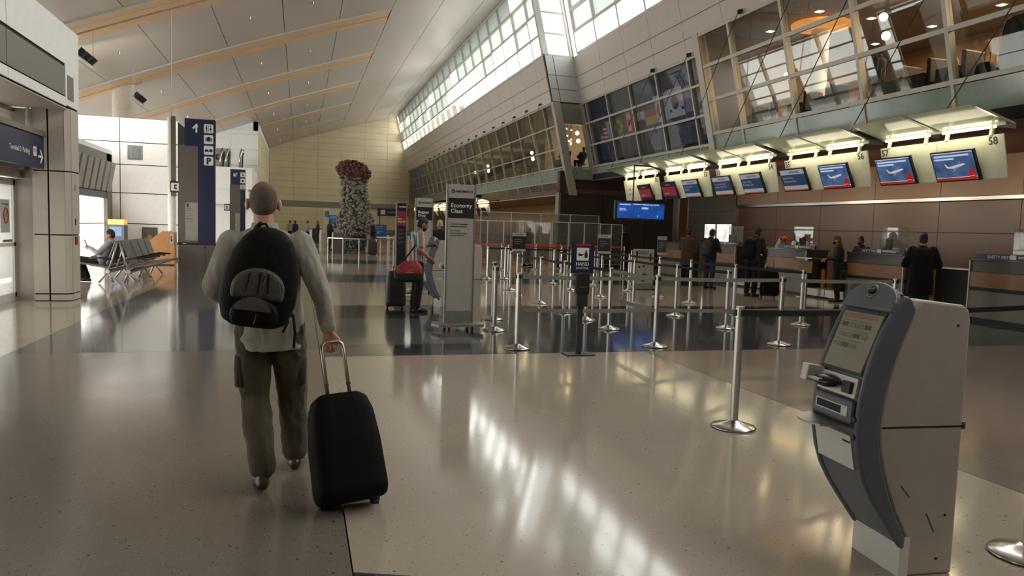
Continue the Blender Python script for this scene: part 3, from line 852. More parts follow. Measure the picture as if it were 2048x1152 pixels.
stanchion(3.44, 5.23, 'lone thick post standing nearest on the beige floor', [(7.7, 5.87, .945, M_belt_k)])
stanchion(7.7, 5.87, 'post holding the far end of the long black belt')
stanchion(3.56, 2.76, 'post base cut off at the lower right corner')
C1 = [(2.89, 10.94), (3.21, 12.27)]
stanchion(*C1[0], 'post just right of the economy class sign', [(C1[1][0], C1[1][1], .95, M_belt_k)])
stanchion(*C1[1], 'post close behind the white kiosk body')
colA = [(4.83, 11.01), (4.88, 12.16), (4.88, 13.3), (4.94, 14.94), (4.95, 16.73), (5.21, 18.24)]
colB = [(6.96, 10.97), (6.95, 12.72), (6.99, 14.68), (6.99, 16.48), (6.93, 18.39), (7.14, 20.4)]
colC = [(8.73, 11.35), (8.58, 13.28), (8.62, 15.15), (8.56, 16.57), (8.52, 18.23), (8.31, 20.18)]
ordn = ['first', 'second', 'third', 'fourth', 'fifth', 'sixth']
for nm, cc in (('left', colA), ('middle', colB), ('right', colC)):
    for i, p in enumerate(cc):
        b = [(cc[i + 1][0], cc[i + 1][1], .95, M_belt_k)] if i + 1 < len(cc) else []
        if nm == 'left' and i == 0: b += wb2(RA[1])
        stanchion(*p, '%s post of the %s black belt lane, counted from the front' % (ordn[i], nm), b)
rowD = [(5.6, 22.2), (6.17, 22.23), (8.32, 22.14), (10.4, 22.1)]
for i, p in enumerate(rowD):
    b = [(rowD[i + 1][0], rowD[i + 1][1], .95, M_belt_k)] if i + 1 < len(rowD) else []
    stanchion(*p, '%s post of the cross row at the back of the lanes' % ordn[i], b)
rowR = [(7.1, 25.2), (9.1, 25.2), (11.0, 25.2)]
for i, p in enumerate(rowR):
    stanchion(*p, '%s post of the red belt row' % ordn[i], [(rowR[i + 1][0], rowR[i + 1][1], .95, M_belt_r)] if i + 1 < 3 else [])
rowO = [(5.3, 27.4), (7.45, 27.4), (8.95, 27.75), (10.3, 27.8), (11.41, 27.41), (12.6, 27.5)]
for i, p in enumerate(rowO):
    stanchion(*p, '%s post of the orange belt row before the clear screens' % ordn[i], [(rowO[i + 1][0], rowO[i + 1][1], .97, M_belt_o)] if i + 1 < len(rowO) else [])
for i, p in enumerate([(9.03, 29.84), (10.33, 28.78)]): stanchion(*p, '%s far post behind the orange belts' % ordn[i])

# ------------------------------------------------------------------ signs on top of posts
M_signk = mat('sign black', '1b1b20', rough=.4)
M_signw = mat('sign white', 'a8a29a', rough=.5, var=.03)
M_let_w = mat('lettering white', 'e6e4e0', rough=.5, var=.01)
M_let_k = mat('lettering black', '1a1a1c', rough=.5, var=.01)
M_let_g = mat('lettering grey', '6a655f', rough=.5, var=.01)
def bars(parent, o, u, v, widths, h, gap, mm, n=V((0, -1, 0)), name='print_line'):
    """rows of unreadable small print"""
    o, u, v = V(o), V(u).normalized(), V(v).normalized(); m = MB(); nn = u.cross(v)
    for i, wds in enumerate(widths):
        if wds: m.slab(o - v * (i * (h + gap)), u * wds, v * h, nn * .001)
    return m.build(name, mm, parent)
def topper(x, y, z, label, w=.19, h=.26, f=0):
    t = thing('post_sign', label, 'sign', (x, y, z))
    MB().box(-w / 2, w / 2, -.01, .01, .0, h).build('panel', M_signk, t)
    MB().box(-w / 2, w / 2, -.012, -.01, h * .82, h).build('header', M_signw, t)
    MB().box(-w / 2, w / 2, -.012, -.01, 0, h * .12).build('footer', M_signw, t)
    MB().box(-.012, .012, -.008, .008, -.06, 0).build('stem', M_dark, t)
    bars(t, (-w * .35, -.0115, h * .62), (1, 0, 0), (0, 0, 1), [w * .5, w * .62, w * .4], h * .05, h * .07, M_let_g)
    bars(t, (-w * .3, -.013, h * .9), (1, 0, 0), (0, 0, 1), [w * .55], h * .04, .01, M_let_k)
    return t
topper(4.94, 16.73 - .06, 1.05, 'small black sign on a post left of the sanitizer stand', .33, .43)
topper(6.99, 16.48 - .06, 1.05, 'small black sign on a post right of the sanitizer stand', .33, .45)
topper(8.56, 16.57 - .06, 1.05, 'narrow black and white sign on the rightmost sign post', .24, .45)

# ================================================================== kiosk
M_kgrey = mat('kiosk slate plastic', '62676f', rough=.42, var=.04)
M_kbody = mat('kiosk ivory metal', 'b4aa9f', rough=.5, var=.04, bump=.05, bscale=300)
M_kwhite = mat('kiosk white panel', 'd8d6d2', rough=.4, var=.02)
M_lcd = mat('dim lcd', '7f7b68', rough=.2, var=.06, emit=.08)
FR = [(-.11, 1.318), (-.155, 1.262), (-.205, 1.175), (-.238, 1.10), (-.265, 1.02), (-.286, .94), (-.302, .85), (-.309, .74), (-.306, .65), (-.288, .555), (-.256, .46), (-.208, .375), (-.145, .285), (-.085, .205), (-.04, .145)]
IN = [(-.012, .13), (-.009, .193), (-.038, .25), (-.071, .304), (-.112, .40), (-.155, .52), (-.176, .61), (-.187, .685), (-.184, .77), (-.174, .847), (-.155, .945), (-.132, 1.031), (-.105, 1.105), (-.079, 1.169), (-.043, 1.255), (-.06, 1.30), (-.092, 1.329)]
def kfront(z):
    for i in range(len(FR) - 1):
        (s0, z0), (s1, z1) = FR[i], FR[i + 1]
        if z1 <= z <= z0: return s0 + (s1 - s0) * (z - z0) / (z1 - z0) + .016
    return 0
def kiosk(label, loc, rz):
    t = thing('check_in_kiosk', label, 'kiosk', loc, rz, 'self-service check-in kiosks')
    hw = .165
    inn = [p for p in IN if .18 < p[1] < 1.27]
    body = [(-.005, .0), (.262, 0), (.258, 1.215), (.245, 1.265), (.215, 1.285), (.0, 1.305), (-.045, 1.27)] + list(reversed([p for p in inn]))[1:]
    body = [(p[0] + (.004 if k > 6 else 0), p[1]) for k, p in enumerate(body)]
    MB().prism(body, (0, hw, 0), (1, 0, 0), (0, 0, 1), (0, -2 * hw, 0)).build('cabinet', M_kbody, t, bevel=.012, seg=2)
    MB().box(-.17, .266, -hw - .002, hw + .002, .712, .720).build('cabinet_seam', M_joint, t)
    MB().box(.26, .275, -hw + .0, -hw + .03, .70, .735).build('hinge', M_kgrey, t)
    for (xx, zz_) in ((.19, 1.14), (.20, .24), (.17, .03)): MB().cyl((xx, -hw - .004, zz_ + .05), (xx, -hw + .01, zz_ + .05), .006, n=8).build('screw', M_joint, t)
    for (p, q) in (((-.05, .44), (.0, .385)), ((.10, .30), (.145, .21))):
        MB().bar((p[0], -hw - .001, p[1]), (q[0], -hw - .001, q[1]), .001, .004, (0, 0, 1)).build('scratch', M_joint, t)
    MB().box(-.03, .02, -hw - .002, hw + .002, 0, .19).build('plinth', M_kwhite, t)
    # slate fascia: two side rails and a recessed centre
    for s in (-1, 1):
        poly = FR + IN
        MB().prism(poly, (0, s * .178, 0), (1, 0, 0), (0, 0, 1), (0, -s * .032, 0)).build('side_rail', M_kgrey, t, bevel=.018, seg=3, angle=50)
    cen = [(a + .016, b) for a, b in FR] + [(a - .004, b) for a, b in IN]
    MB().prism(cen, (0, .15, 0), (1, 0, 0), (0, 0, 1), (0, -.30, 0)).build('centre_shell', M_kgrey, t)
    # arched crown
    d = V((.05, 0, .095)).normalized(); nrm = V((-d.z, 0, d.x))
    arc = [(-.176, -.01)] + [(.176 * -math.cos(math.pi * i / 14), .0 + .132 * math.sin(math.pi * i / 14) ** .8) for i in range(15)] + [(.176, -.01)]
    MB().prism(arc, V((-.165, 0, 1.255)) + nrm * .012, (0, -1, 0), d, -nrm * .085).build('crown', M_kgrey, t, bevel=.014, seg=3)
    cb = V((-.155, 0, 1.27)) + nrm * .016
    MB().ell(cb + d * .06, .022, .022, .014, 12, 8).build('camera_bubble', M_black, t, smooth=True)
    ring = MB().tube([cb + d * .06 + V((0, math.cos(a) * .03, 0)) + d * (math.sin(a) * .03) for a in [i * math.pi / 8 for i in range(16)]], .004, 6, closed=True)
    ring.build('camera_ring', M_alu, t)
    # screen
    p0, p1 = V((kfront(.955) - .004, 0, .955)), V((kfront(1.225) - .004, 0, 1.225)); dv = (p1 - p0); dn = dv.normalized(); nn = V((-dn.z, 0, dn.x))
    fr_ = MB(); fr_.slab(p0 + V((0, .147, 0)) - dn * .01, V((0, -.294, 0)), dv + dn * .02, nn * .012)
    fr_.build('screen_frame', mat('screen bezel', '3a3e44', rough=.5), t)
    sc_ = MB().slab(p0 + V((0, .138, 0)) + dn * .004 + nn * .011, V((0, -.276, 0)), dv - dn * .01, nn * .004).build('screen', M_lcd, t)
    so = p1 + V((0, .125, 0)) + nn * .0155; uu = V((0, -1, 0))
    MB().slab(so - dn * .035, uu * .236, dn * .022, nn * .001).build('screen_heading', mat('lcd heading', '8b6f5c', rough=.4), sc_)
    tile = mat('lcd tile', '6f7568', rough=.4)
    for r in range(3):
        MB().slab(so - dn * (.052 + r * .05), uu * .2, dn * .004, nn * .001).build('screen_rule', tile, sc_)
        for c in range(4 if r < 2 else 3): MB().slab(so - dn * (.083 + r * .05) + uu * (.005 + c * .055), uu * .045, dn * .022, nn * .001).build('screen_tile', tile if (r + c) % 3 else mat('lcd dark tile', '555046', rough=.4), sc_)
    # white console with passport reader
    z0, z1 = .845, .935
    a, b = V((kfront(z0) - .006, 0, z0)), V((kfront(z1) - .006, 0, z1)); dd = b - a; dnn = dd.normalized(); nn2 = V((-dnn.z, 0, dnn.x))
    MB().slab(a + V((0, .140, 0)), V((0, -.28, 0)), dd, nn2 * .014).build('console', M_kwhite, t)
    MB().slab(a + V((0, .168, 0)) + nn2 * .006 + dnn * .02, V((0, -.05, 0)), dd * .9, nn2 * .095).build('reader_hood', M_kwhite, t, bevel=.006)
    rd = MB().ell(a + dd * .5 + V((0, .035, 0)) + nn2 * .045, .055, .082, .030, 20, 10)
    rd.build('passport_reader', mat('reader black', '1c1d1f', rough=.3), t, smooth=True)
    MB().cbox(a + dd * .55 + V((0, .05, 0)) + nn2 * .07 + V((-.03, 0, .0)), .02, .09, .012).build('reader_slot', M_alu, t)
    MB().slab(a + V((0, -.06, 0)) + nn2 * .014 + dnn * .015, V((0, -.06, 0)), dd * .6, nn2 * .02).build('card_slot', M_dark, t, bevel=.004)
    # printer module
    z0, z1 = .725, .835
    a, b = V((kfront(z0) - .004, 0, z0)), V((kfront(z1) - .004, 0, z1)); dd = b - a; dnn = dd.normalized(); nn2 = V((-dnn.z, 0, dnn.x))
    MB().slab(a + V((0, .145, 0)), V((0, -.29, 0)), dd, nn2 * .028).build('printer_housing', M_kgrey, t, bevel=.012)
    MB().slab(a + V((0, .115, 0)) + dd * .3 + nn2 * .026, V((0, -.235, 0)), dd * .42, nn2 * .005).build('slot_frame', M_kwhite, t)
    MB().slab(a + V((0, .105, 0)) + dd * .36 + nn2 * .029, V((0, -.18, 0)), dd * .31, nn2 * .004).build('slot', M_black, t)
    # shelf tray
    sh = [(-.15, .155)] + [(-.15 - .165 * math.sin(math.pi * i / 10), .155 * math.cos(math.pi * i / 10)) for i in range(1, 10)] + [(-.15, -.155)]
    MB().prism([(p - .155, q) for p, q in sh], (0, 0, .712), (1, 0, 0), (0, 1, 0), (0, 0, .007)).build('tray', M_alu, t)
    for zz_ in (.755, .672): MB().cyl((kfront(zz_) - .024, -.155, zz_), (kfront(zz_) - .0, -.155, zz_), .013, n=14).build('lock', mat('lock grey', '3d4046', rough=.35, metal=.4), t)
    # lower white hatch
    a, b = V((kfront(.515) - .004, 0, .515)), V((kfront(.675) - .004, 0, .675)); dd = b - a
    nn2 = V((-dd.normalized().z, 0, dd.normalized().x))
    MB().slab(a + V((0, .135, 0)), V((0, -.27, 0)), dd, nn2 * .016).build('hatch', M_kwhite, t)
    MB().slab(a + V((0, -.075, 0)) + dd * .78 + nn2 * .016, V((0, -.055, 0)), dd * .05, nn2 * .002).build('hatch_slot', M_joint, t)
    return t
kiosk('large slate and ivory check-in kiosk in the right foreground', (2.750, 2.874, 0), math.radians(-4.6))
kiosk('kiosk the man in the striped shirt is using', (2.62, 14.35, 0), .12)
kiosk('kiosk half hidden behind the economy class sign', (2.63, 12.05, 0), .12)

# ================================================================== tall airline signs
def logo(t, x, y, z, s, mm, mm2):
    """round eagle-like emblem and wordmark"""
    m = MB(); m.cyl((x, y, z), (x, y - .002, z), s * .55, n=16)
    m.build('emblem', mm, t)
    MB().prism([(-.5, -.1), (-.1, .25), (.45, .15), (.1, 0), (.3, -.2), (-.05, -.1), (-.3, -.45)], (x, y - .0035, z), (s * .8, 0, 0), (0, 0, s * .8), (0, .001, 0)).build('emblem_mark', mm2, t)
def totem(label, loc, w, h, kind, rz=0):
    t = thing('airline_sign', label, 'sign', loc, rz)
    b = .30
    board = MB().box(-w / 2, w / 2, -.02, .02, b, h).build('board', M_signw, t)
    for s in (-1, 1): MB().box(s * w / 2 - .012, s * w / 2 + .012, -.028, .028, .10, h).build('edge_strip', M_alu, t)
    MB().box(-w / 2, w / 2, -.026, .026, .11, b).build('kick_panel', mat('kick grey', '77746f', rough=.4), t)
    bp = MB(); bp.prism([(-w / 2 - .13, -.22), (w / 2 + .13, -.22), (w / 2 + .2, 0), (w / 2 + .13, .22), (-w / 2 - .13, .22), (-w / 2 - .2, 0)], (0, 0, .075), (1, 0, 0), (0, 1, 0), (0, 0, .035))
    bp.build('base_plate', mat('base plate grey', '8b8985', rough=.4, metal=.4), t)
    for sx in (-1, 1):
        for sy in (-1, 1):
            wh = MB().cyl((sx * w * .42 - .015, sy * .14, .037), (sx * w * .42 + .015, sy * .14, .037), .037, n=14)
            wh.build('caster', mat('caster red', '7e2a22', rough=.5) if (sx, sy) == (-1, -1) else M_dark, t)
    x0 = -w / 2 + .015
    if kind == 'red':
        MB().box(x0, w / 2 - .015, -.024, -.02, h - 1.5, h - .01).build('dark_panel', M_signk, t)
        rp_ = MB().box(x0, w / 2 - .015, -.026, -.024, h - .48, h - .18).build('red_panel', mat('sign red', '8e2630', rough=.5), t)
        text('SKY\nPRIORITY', .055, M_let_w, rp_, (x0 + .008, -.027, h - .36), (1, 0, 0), (0, 0, 1), space=.85)
        logo(t, x0 + .05, -.026, h - .09, .03, M_let_w, M_signk); bars(t, (x0 + .08, -.026, h - .10), (1, 0, 0), (0, 0, 1), [w * .45], .018, .01, M_let_w)
        bars(t, (x0 + .02, -.026, h - .56), (1, 0, 0), (0, 0, 1), [w * .6 - .05 * (i % 3) for i in range(12)], .012, .016, M_let_g)
        return t
    z1, z0 = h - .205, h - .505
    head_p = MB().box(x0, w / 2 - .015, -.024, -.02, z0, z1).build('heading_panel', M_signk, t)
    logo(board, x0 + .07, -.022, h - .105, .05, M_let_k, M_signw)
    text('AEROMEXICO', .045, M_let_k, board, (x0 + .108, -.022, h - .122), (1, 0, 0), (0, 0, 1), bold=.0012, space=.92)
    if kind == 'economy':
        text('Economy\nClass', .088, M_let_w, head_p, (x0 + .035, -.025, z1 - .14), (1, 0, 0), (0, 0, 1), bold=.0008, line=.95, space=1.0)
        text('Check-in for passengers\nwithout boarding pass', .036, M_let_k, board, (x0 + .035, -.022, z0 - .10), (1, 0, 0), (0, 0, 1), line=1.0, space=.82)
        text('Clase Turista\nCheck-in para clientes\nsin pase de abordar', .036, M_let_g, board, (x0 + .035, -.022, z0 - .20), (1, 0, 0), (0, 0, 1), line=1.0, space=.85)
    else:
        text('Baggage\nDrop', .085, M_let_w, head_p, (x0 + .035, -.025, z1 - .14), (1, 0, 0), (0, 0, 1), bold=.0008, line=.95, space=.95)
    return t
totem('tall grey economy class sign on a wheeled base', (2.33, 11.0, 0), .43, 2.21, 'economy', .05)
totem('tall baggage drop sign behind the man in stripes', (2.76, 17.1, 0), .40, 2.21, 'baggage', 0)
totem('narrow red and black priority sign beside the brown suitcase', (2.03, 15.5, 0), .21, 2.04, 'red', 0)

# ================================================================== hand sanitizer stand
t = thing('sanitizer_stand', 'black hand sanitizer dispenser stand with navy sign before the belts', 'dispenser', (3.42, 8.73, 0))
MB().box(-.19, .19, -.12, .12, 0, .016).build('base', M_dark, t, bevel=.004)
MB().box(-.032, .032, -.02, .02, .016, 1.18).build('pole', mat('stand grey', '34363a', rough=.4), t)
MB().box(-.075, .075, -.075, -.02, .62, .80).build('drip_tray', mat('tray charcoal', '26282b', rough=.4), t, bevel=.008)
MB().box(-.088, .088, -.085, -.02, .78, 1.05).build('dispenser', M_black, t, bevel=.012)
text('Ozmo', .042, M_let_g, t, (0, -.0865, .86), (1, 0, 0), (0, 0, 1), 'CENTER')
sb_ = MB().box(-.155, .155, -.03, -.018, 1.04, 1.41).build('sign_board', mat('sign navy', '1c2440', rough=.4), t)
MB().box(-.09, .10, -.033, -.03, 1.385, 1.41).build('red_strip', mat('strip red', '9a2d38', rough=.5), sb_)
MB().box(-.082, .082, -.033, -.03, 1.20, 1.36).build('pictogram_tile', M_let_w, sb_)
MB().prism([(-.07, 1.265), (-.045, 1.295), (-.03, 1.28), (.012, 1.285), (.0, 1.265), (-.03, 1.255)], (0, -.035, 0), (1, 0, 0), (0, 0, 1), (0, .002, 0)).build('pictogram_hand', M_let_k, sb_)
bt = MB(); bt.box(.022, .062, -.035, -.033, 1.235, 1.30); bt.box(.032, .05, -.035, -.033, 1.30, 1.33); bt.build('pictogram_bottle', M_let_k, sb_)
text('HAND', .062, M_let_w, sb_, (0, -.031, 1.137), (1, 0, 0), (0, 0, 1), 'CENTER', bold=.001)
text('SANITIZER', .036, M_let_w, sb_, (0, -.031, 1.092), (1, 0, 0), (0, 0, 1), 'CENTER')

# ================================================================== check-in counters, canopies, number panels, screens
M_ctop = mat('counter top', '4a4743', rough=.25, var=.05)
M_cband = mat('counter grey band', '5a5550', rough=.35, var=.05)
M_cwood = mat('counter wood band', '8a6440', rough=.35, var=.12, scale=4, stretch=(1, 1, 8))
M_clow = mat('counter kick panel', '6d6963', rough=.35, var=.05)
def counter(label, y0, y1):
    t = thing('check_in_counter', label, 'counter', (13.2, (y0 + y1) / 2, 0), 0, 'check-in counters')
    h = (y1 - y0) / 2
    MB().box(-.06, .75, -h - .02, h + .02, 1.23, 1.27).build('worktop', M_ctop, t, bevel=.006)
    MB().box(0, .06, -h, h, 1.01, 1.23).build('upper_band', M_cband, t)
    MB().box(-.02, .06, -h, h, .70, 1.0).build('wood_band', M_cwood, t)
    MB().box(.05, .12, -h, h, .62, .70).build('recess', M_joint, t)
    MB().box(-.02, .06, -h, h, .08, .62).build('lower_panel', M_clow, t)
    MB().box(.04, .7, -h + .01, h - .01, 0, 1.23).build('carcass', M_dark, t)
    MB().box(-.03, .0, -h - .03, -h, 0, 1.25).build('end_strip', M_alu, t); MB().box(-.03, .0, h, h + .03, 0, 1.25).build('end_strip', M_alu, t)
    return t
CY = [(10.25, 11.95), (13.72, 15.47), (17.1, 18.85), (20.5, 22.2), (23.9, 25.6)]
cn = ['counter at the right edge behind the big kiosk', 'counter in front of the person in the long black coat', 'counter with the orange flowers', 'counter beside the bright reflecting panel', 'counter under the blue flight screen']
for (y0, y1), l in zip(CY, cn): counter('dark wood and grey ' + l, y0, y1)
M_blue = mat('safety strip blue', '262f58', rough=.4)
def safety(y, label):
    t = thing('safety_strip', label, 'notice', (13.22, y, 1.27), 0, 'blue safety notices on counters')
    MB().box(0, .05, -.8, .8, 0, .10).build('strip', M_blue, t)
    text('SAFETY FIRST', .085, M_let_w, t, (-.002, .52, .018), (0, -1, 0), (0, 0, 1))
    MB().box(-.003, 0, -.10, .02, .01, .095).build('notice_tile', M_let_w, t)
    bars(t, (-.002, -.14, .06), (0, -1, 0), (0, 0, 1), [.5, .42], .014, .012, M_let_w)
safety(14.55, 'blue safety first strip on the counter by the black coat')
safety(11.1, 'blue safety first strip on the rightmost counter')
safety(17.6, 'blue safety strip behind the orange flowers')
safety(21.2, 'blue safety strip in front of the bright reflecting panel')
def scale_well(label, y0, y1):
    t = thing('baggage_scale', label, 'scale', (13.3, (y0 + y1) / 2, 0), 0, 'baggage scales between counters'); h = (y1 - y0) / 2 - .04
    MB().box(-.1, .8, -h, h, .05, .24).build('platform', mat('scale steel', '8f8c88', rough=.35, metal=.5), t)
    MB().box(-.1, .8, -h, h, 0, .05).build('plinth', M_joint, t)
    MB().box(-.103, -.1, -.01, .01, .05, .24).build('seam', M_joint, t)
    MB().box(.75, .8, -h, h, .24, 1.0).build('back_panel', M_dark, t)
    MB().box(.3, .8, -h, h, 1.0, 1.03).build('ledge', M_alu, t)
scale_well('baggage scale in front of the two women at work', 15.5, 17.08)
scale_well('baggage scale beside the person in black coat', 12.0, 13.68)
scale_well('baggage scale behind the man with the grey backpack', 18.9, 20.46)
# canopy units
M_panelg = mat('frosted number panel', 'cfd0b8', rough=.35, var=.05)
G_canopy = glass('canopy glass', (.86, .92, .84), .30, .1, body='dfe6d2', bodyamt=.8)
M_tubeL = mat('fluorescent tube', 'fff2c8', emit=4.0, var=0)
M_tubeO = mat('warm tube', 'ffd08a', emit=3.0, var=0)
M_scr = mat('screen case', '141519', rough=.35)
def add_lamp(name, loc, energy, color, size=.3, kind='AREA', parent=None, rot=None, sy=None):
    ld = bpy.data.lights.new(name, kind); ld.energy = energy; ld.color = color
    if kind == 'AREA':
        ld.size = size
        if sy: ld.shape = 'RECTANGLE'; ld.size_y = sy
    else: ld.shadow_soft_size = size
    o = bpy.data.objects.new(name, ld); COL.objects.link(o); o.location = loc
    if rot: o.rotation_euler = rot
    if parent is not None: o.parent = parent
    return o
YU = [10.65 + 3.37 * i for i in range(5)]
nums = [('58', '57'), ('56', '55'), ('54', '53'), ('52', '51'), ('50', None)]
E_panel = V((12.25 - 12.43, 0, 3.58 - 2.79))
def screen_ad(t, ctr_y, kind):
    """tilted display hanging in front of the number panel"""
    o = V((12.36, ctr_y + .50, 2.77)); u = V((0, -1.0, 0)); v = V((-.25, 0, .57)); nn = u.cross(v).normalized()
    nn = nn if nn.x < 0 else -nn
    r = thing('display_screen', '', 'screen', (0, 0, 0))
    case_ = MB().slab(o - nn * .06, u, v, nn * .06).build('case', M_scr, r, bevel=.006)
    f = lambda a, b: o + u * a + v * b + nn * .002
    def face(a0, b0, a1, b1, mm, name, lift=.001):
        return MB().slab(f(a0, b0) + nn * lift * 1, u * (a1 - a0), v * (b1 - b0), nn * .0012).build(name, mm, r)
    if kind == 'plane':
        face(.03, .05, .97, .95, mat('ad sky', '5474a8', rough=.25, var=.45, scale=3.5, emit=.22), 'picture')
        face(.03, .05, .97, .13, mat('ad red', 'b8342c', rough=.3, emit=.28), 'red_band', .003)
        face(.03, .13, .97, .15, mat('ad white', 'dfe6ee', rough=.3, emit=.28), 'white_band', .003)
        face(.03, .93, .97, .96, mat('ad white', 'dfe6ee', rough=.3, emit=.28), 'white_band', .003)
        face(.80, .10, .93, .38, mat('ad logo red', 'c4202c', rough=.3, emit=.28), 'logo_tile', .005)
        text('Emirates', .028, mat('ad white', ''), r, f(.865, .16) + nn * .008, u, v, 'CENTER')
        pl = [(.33, .45), (.45, .43), (.60, .47), (.74, .53), (.76, .56), (.72, .58), (.55, .54), (.42, .50), (.36, .50), (.30, .60), (.29, .58), (.31, .50)]
        MB().prism(pl, o + nn * .006, u, v, nn * .001).build('aircraft_body', mat('ad plane', 'cfd0d4', rough=.4, emit=.4), r)
        MB().prism([(.50, .45), (.56, .47), (.50, .36), (.44, .32), (.47, .38)], o + nn * .007, u, v, nn * .001).build('aircraft_wing', mat('ad plane shade', '8f9099', rough=.4, emit=.35), r)
        MB().prism([(.55, .53), (.60, .55), (.66, .64), (.63, .63)], o + nn * .007, u, v, nn * .001).build('aircraft_wing', mat('ad plane shade', ''), r)
        for k, (wd, b) in enumerate(((.80, .82), (.45, .72))): face(.08, b, .08 + wd, b + .055, mat('ad lettering', 'b9cbe6', rough=.3, emit=.5), 'print_line', .004)
    elif kind == 'blue':
        face(.03, .05, .97, .95, mat('scr navy', '2b4468', rough=.3, emit=.25), 'picture')
        face(.03, .74, .97, .95, mat('scr white', 'b3b6c2', rough=.3, emit=.2), 'header', .003)
        face(.03, .10, .97, .26, mat('scr white', ''), 'footer', .003)
        face(.03, .05, .97, .10, mat('scr orange', 'a5502c', rough=.3, emit=.35), 'orange_band', .003)
        text('AEROMEXICO', .075, M_let_k, r, f(.36, .80) + nn * .005, u, v, space=.9)
        return r, f, u, v, nn
    elif kind == 'red':
        face(.03, .05, .97, .95, mat('scr dark', '2a2528', rough=.3, emit=.2), 'picture')
        face(.03, .2, .97, .72, mat('scr red', '7c2836', rough=.3, emit=.4), 'red_band', .003)
        text('SKY PRIORITY', .07, M_let_w, r, f(.12, .30) + nn * .005, u, v, space=.9)
        text('AEROMEXICO', .06, M_let_w, r, f(.34, .80) + nn * .005, u, v, space=.9)
    return r, f, u, v, nn
scr_kind = {'58': 'plane', '57': 'plane', '56': 'plane', '55': ('Clase Turista', 'Economy Class'), '54': ('Clase Turista', 'Economy Class'), '53': ('Documentación de', 'Equipaje / Bag Drop'), '52': ('Documentación', 'Bag Drop'), '51': 'red', '50': 'red'}
for i, (na, nb) in enumerate(nums):
    y0 = YU[i]; y1 = y0 + 2.97; ym = (y0 + y1) / 2
    t = thing('counter_canopy', ['nearest lit glass canopy at the right edge, numbered 58', 'second canopy from the right, with one warmer tube', 'middle canopy of the five over the counters', 'fourth canopy from the right with one red screen', 'farthest canopy of the near row, above the blue flight screen'][i], 'canopy', (0, 0, 0), 0, 'canopies over the check-in counters')
    ins = E_panel
    for (a, b) in ((y0, ym - .006), (ym + .006, y1)):
        np_ = MB().slab((12.43, a, 2.79), (0, b - a, 0), ins, (.025, 0, .0)).build('number_panel', M_panelg, t)
        if a == y0: np0 = np_
        MB().slab((12.36, a + (.06 if a > y0 else -.04), 3.76), (0, b - a - .02, 0), (-.92, 0, .25), (.0, 0, .02)).build('canopy_pane', G_canopy, t)
        tb = MB().cyl((12.28, a + .2, 3.735), (12.28, b - .12, 3.735), .032, n=10).build('light_tube', M_tubeO if (na == '56' and a > y0) else M_tubeL, t)
        for yy in (a + .25, b - .25): MB().cyl((12.25, yy, 3.56), (12.28, yy, 3.78), .04, n=10).build('hanger', M_panelg, t)
    MB().bar((12.40, y0 - .06, 3.76), (11.5, y0 - .06, 4.01), .05, .04).build('edge_rail', M_steel, t)
    MB().bar((12.40, ym, 3.75), (11.5, ym, 4.0), .03, .03).build('edge_rail', M_alu, t)
    MB().box(12.28, 12.44, y0, y1, 3.74, 3.80).build('spine', M_alu, t)
    for yy in (y0 + .6, y1 - .6): MB().box(12.3, 13.2, yy - .03, yy + .03, 3.80, 3.90).build('wall_bracket', M_alu, t)
    dk = mat('number grey', '3c3c38', rough=.5)
    vv = E_panel.normalized()
    text(na, .20, dk, np0, V((12.43, y0 + .32, 2.79)) + E_panel * .78 + V((-.004, 0, 0)), (0, -1, 0), vv, bold=.004)
    if nb: text(nb, .20, dk, np_, V((12.43, y1 - .02, 2.79)) + E_panel * .78 + V((-.004, 0, 0)), (0, -1, 0), vv, bold=.004)
    for (n_, cyy) in ((na, y0 + .99), (nb, y0 + 2.5)):
        if n_ is None:
            for q in range(4): MB().cyl((12.30, y1 - .5 - .25 * (q % 2), 3.05 + .18 * (q // 2)), (12.34, y1 - .5 - .25 * (q % 2), 3.05 + .18 * (q // 2)), .022, n=8).build('mount_hole', M_dark, t)
            continue
        k_ = scr_kind[n_]; kd = k_ if isinstance(k_, str) else 'blue'
        r, f, u, v, nn = screen_ad(t, cyy, kd)
        if kd == 'blue': text(k_[0] + '\n' + k_[1], .09, M_let_w, r, f(.08, .56) + nn * .005, u, v, space=.9)
        r['label'] = {'58': 'rightmost of the three aircraft displays', '57': 'middle one of the three aircraft displays', '56': 'leftmost of the three aircraft displays', '55': 'navy and white display next to the aircraft displays', '54': 'second navy and white display from the right', '53': 'third navy and white display from the right', '52': 'navy and white display next to the red displays', '51': 'dim red display beside a navy one', '50': 'farthest dim red display, on the panel with mounting holes'}[n_]
        r['group'] = 'displays over the check-in counters'
    add_lamp('canopy_lamp', (12.0, ym, 3.66), 9, (1, .88, .62), .15, parent=t, rot=(0, math.radians(-52), 0), sy=2.6)
    add_lamp('canopy_uplight', (12.1, ym, 3.62), 3.5, (1, .9, .66), .2, parent=t, rot=(0, math.radians(165), 0), sy=2.6)
    add_lamp('panel_lamp', (12.75, ym, 2.72), 4, (1, .62, .3), 2.4, parent=t, sy=.2)
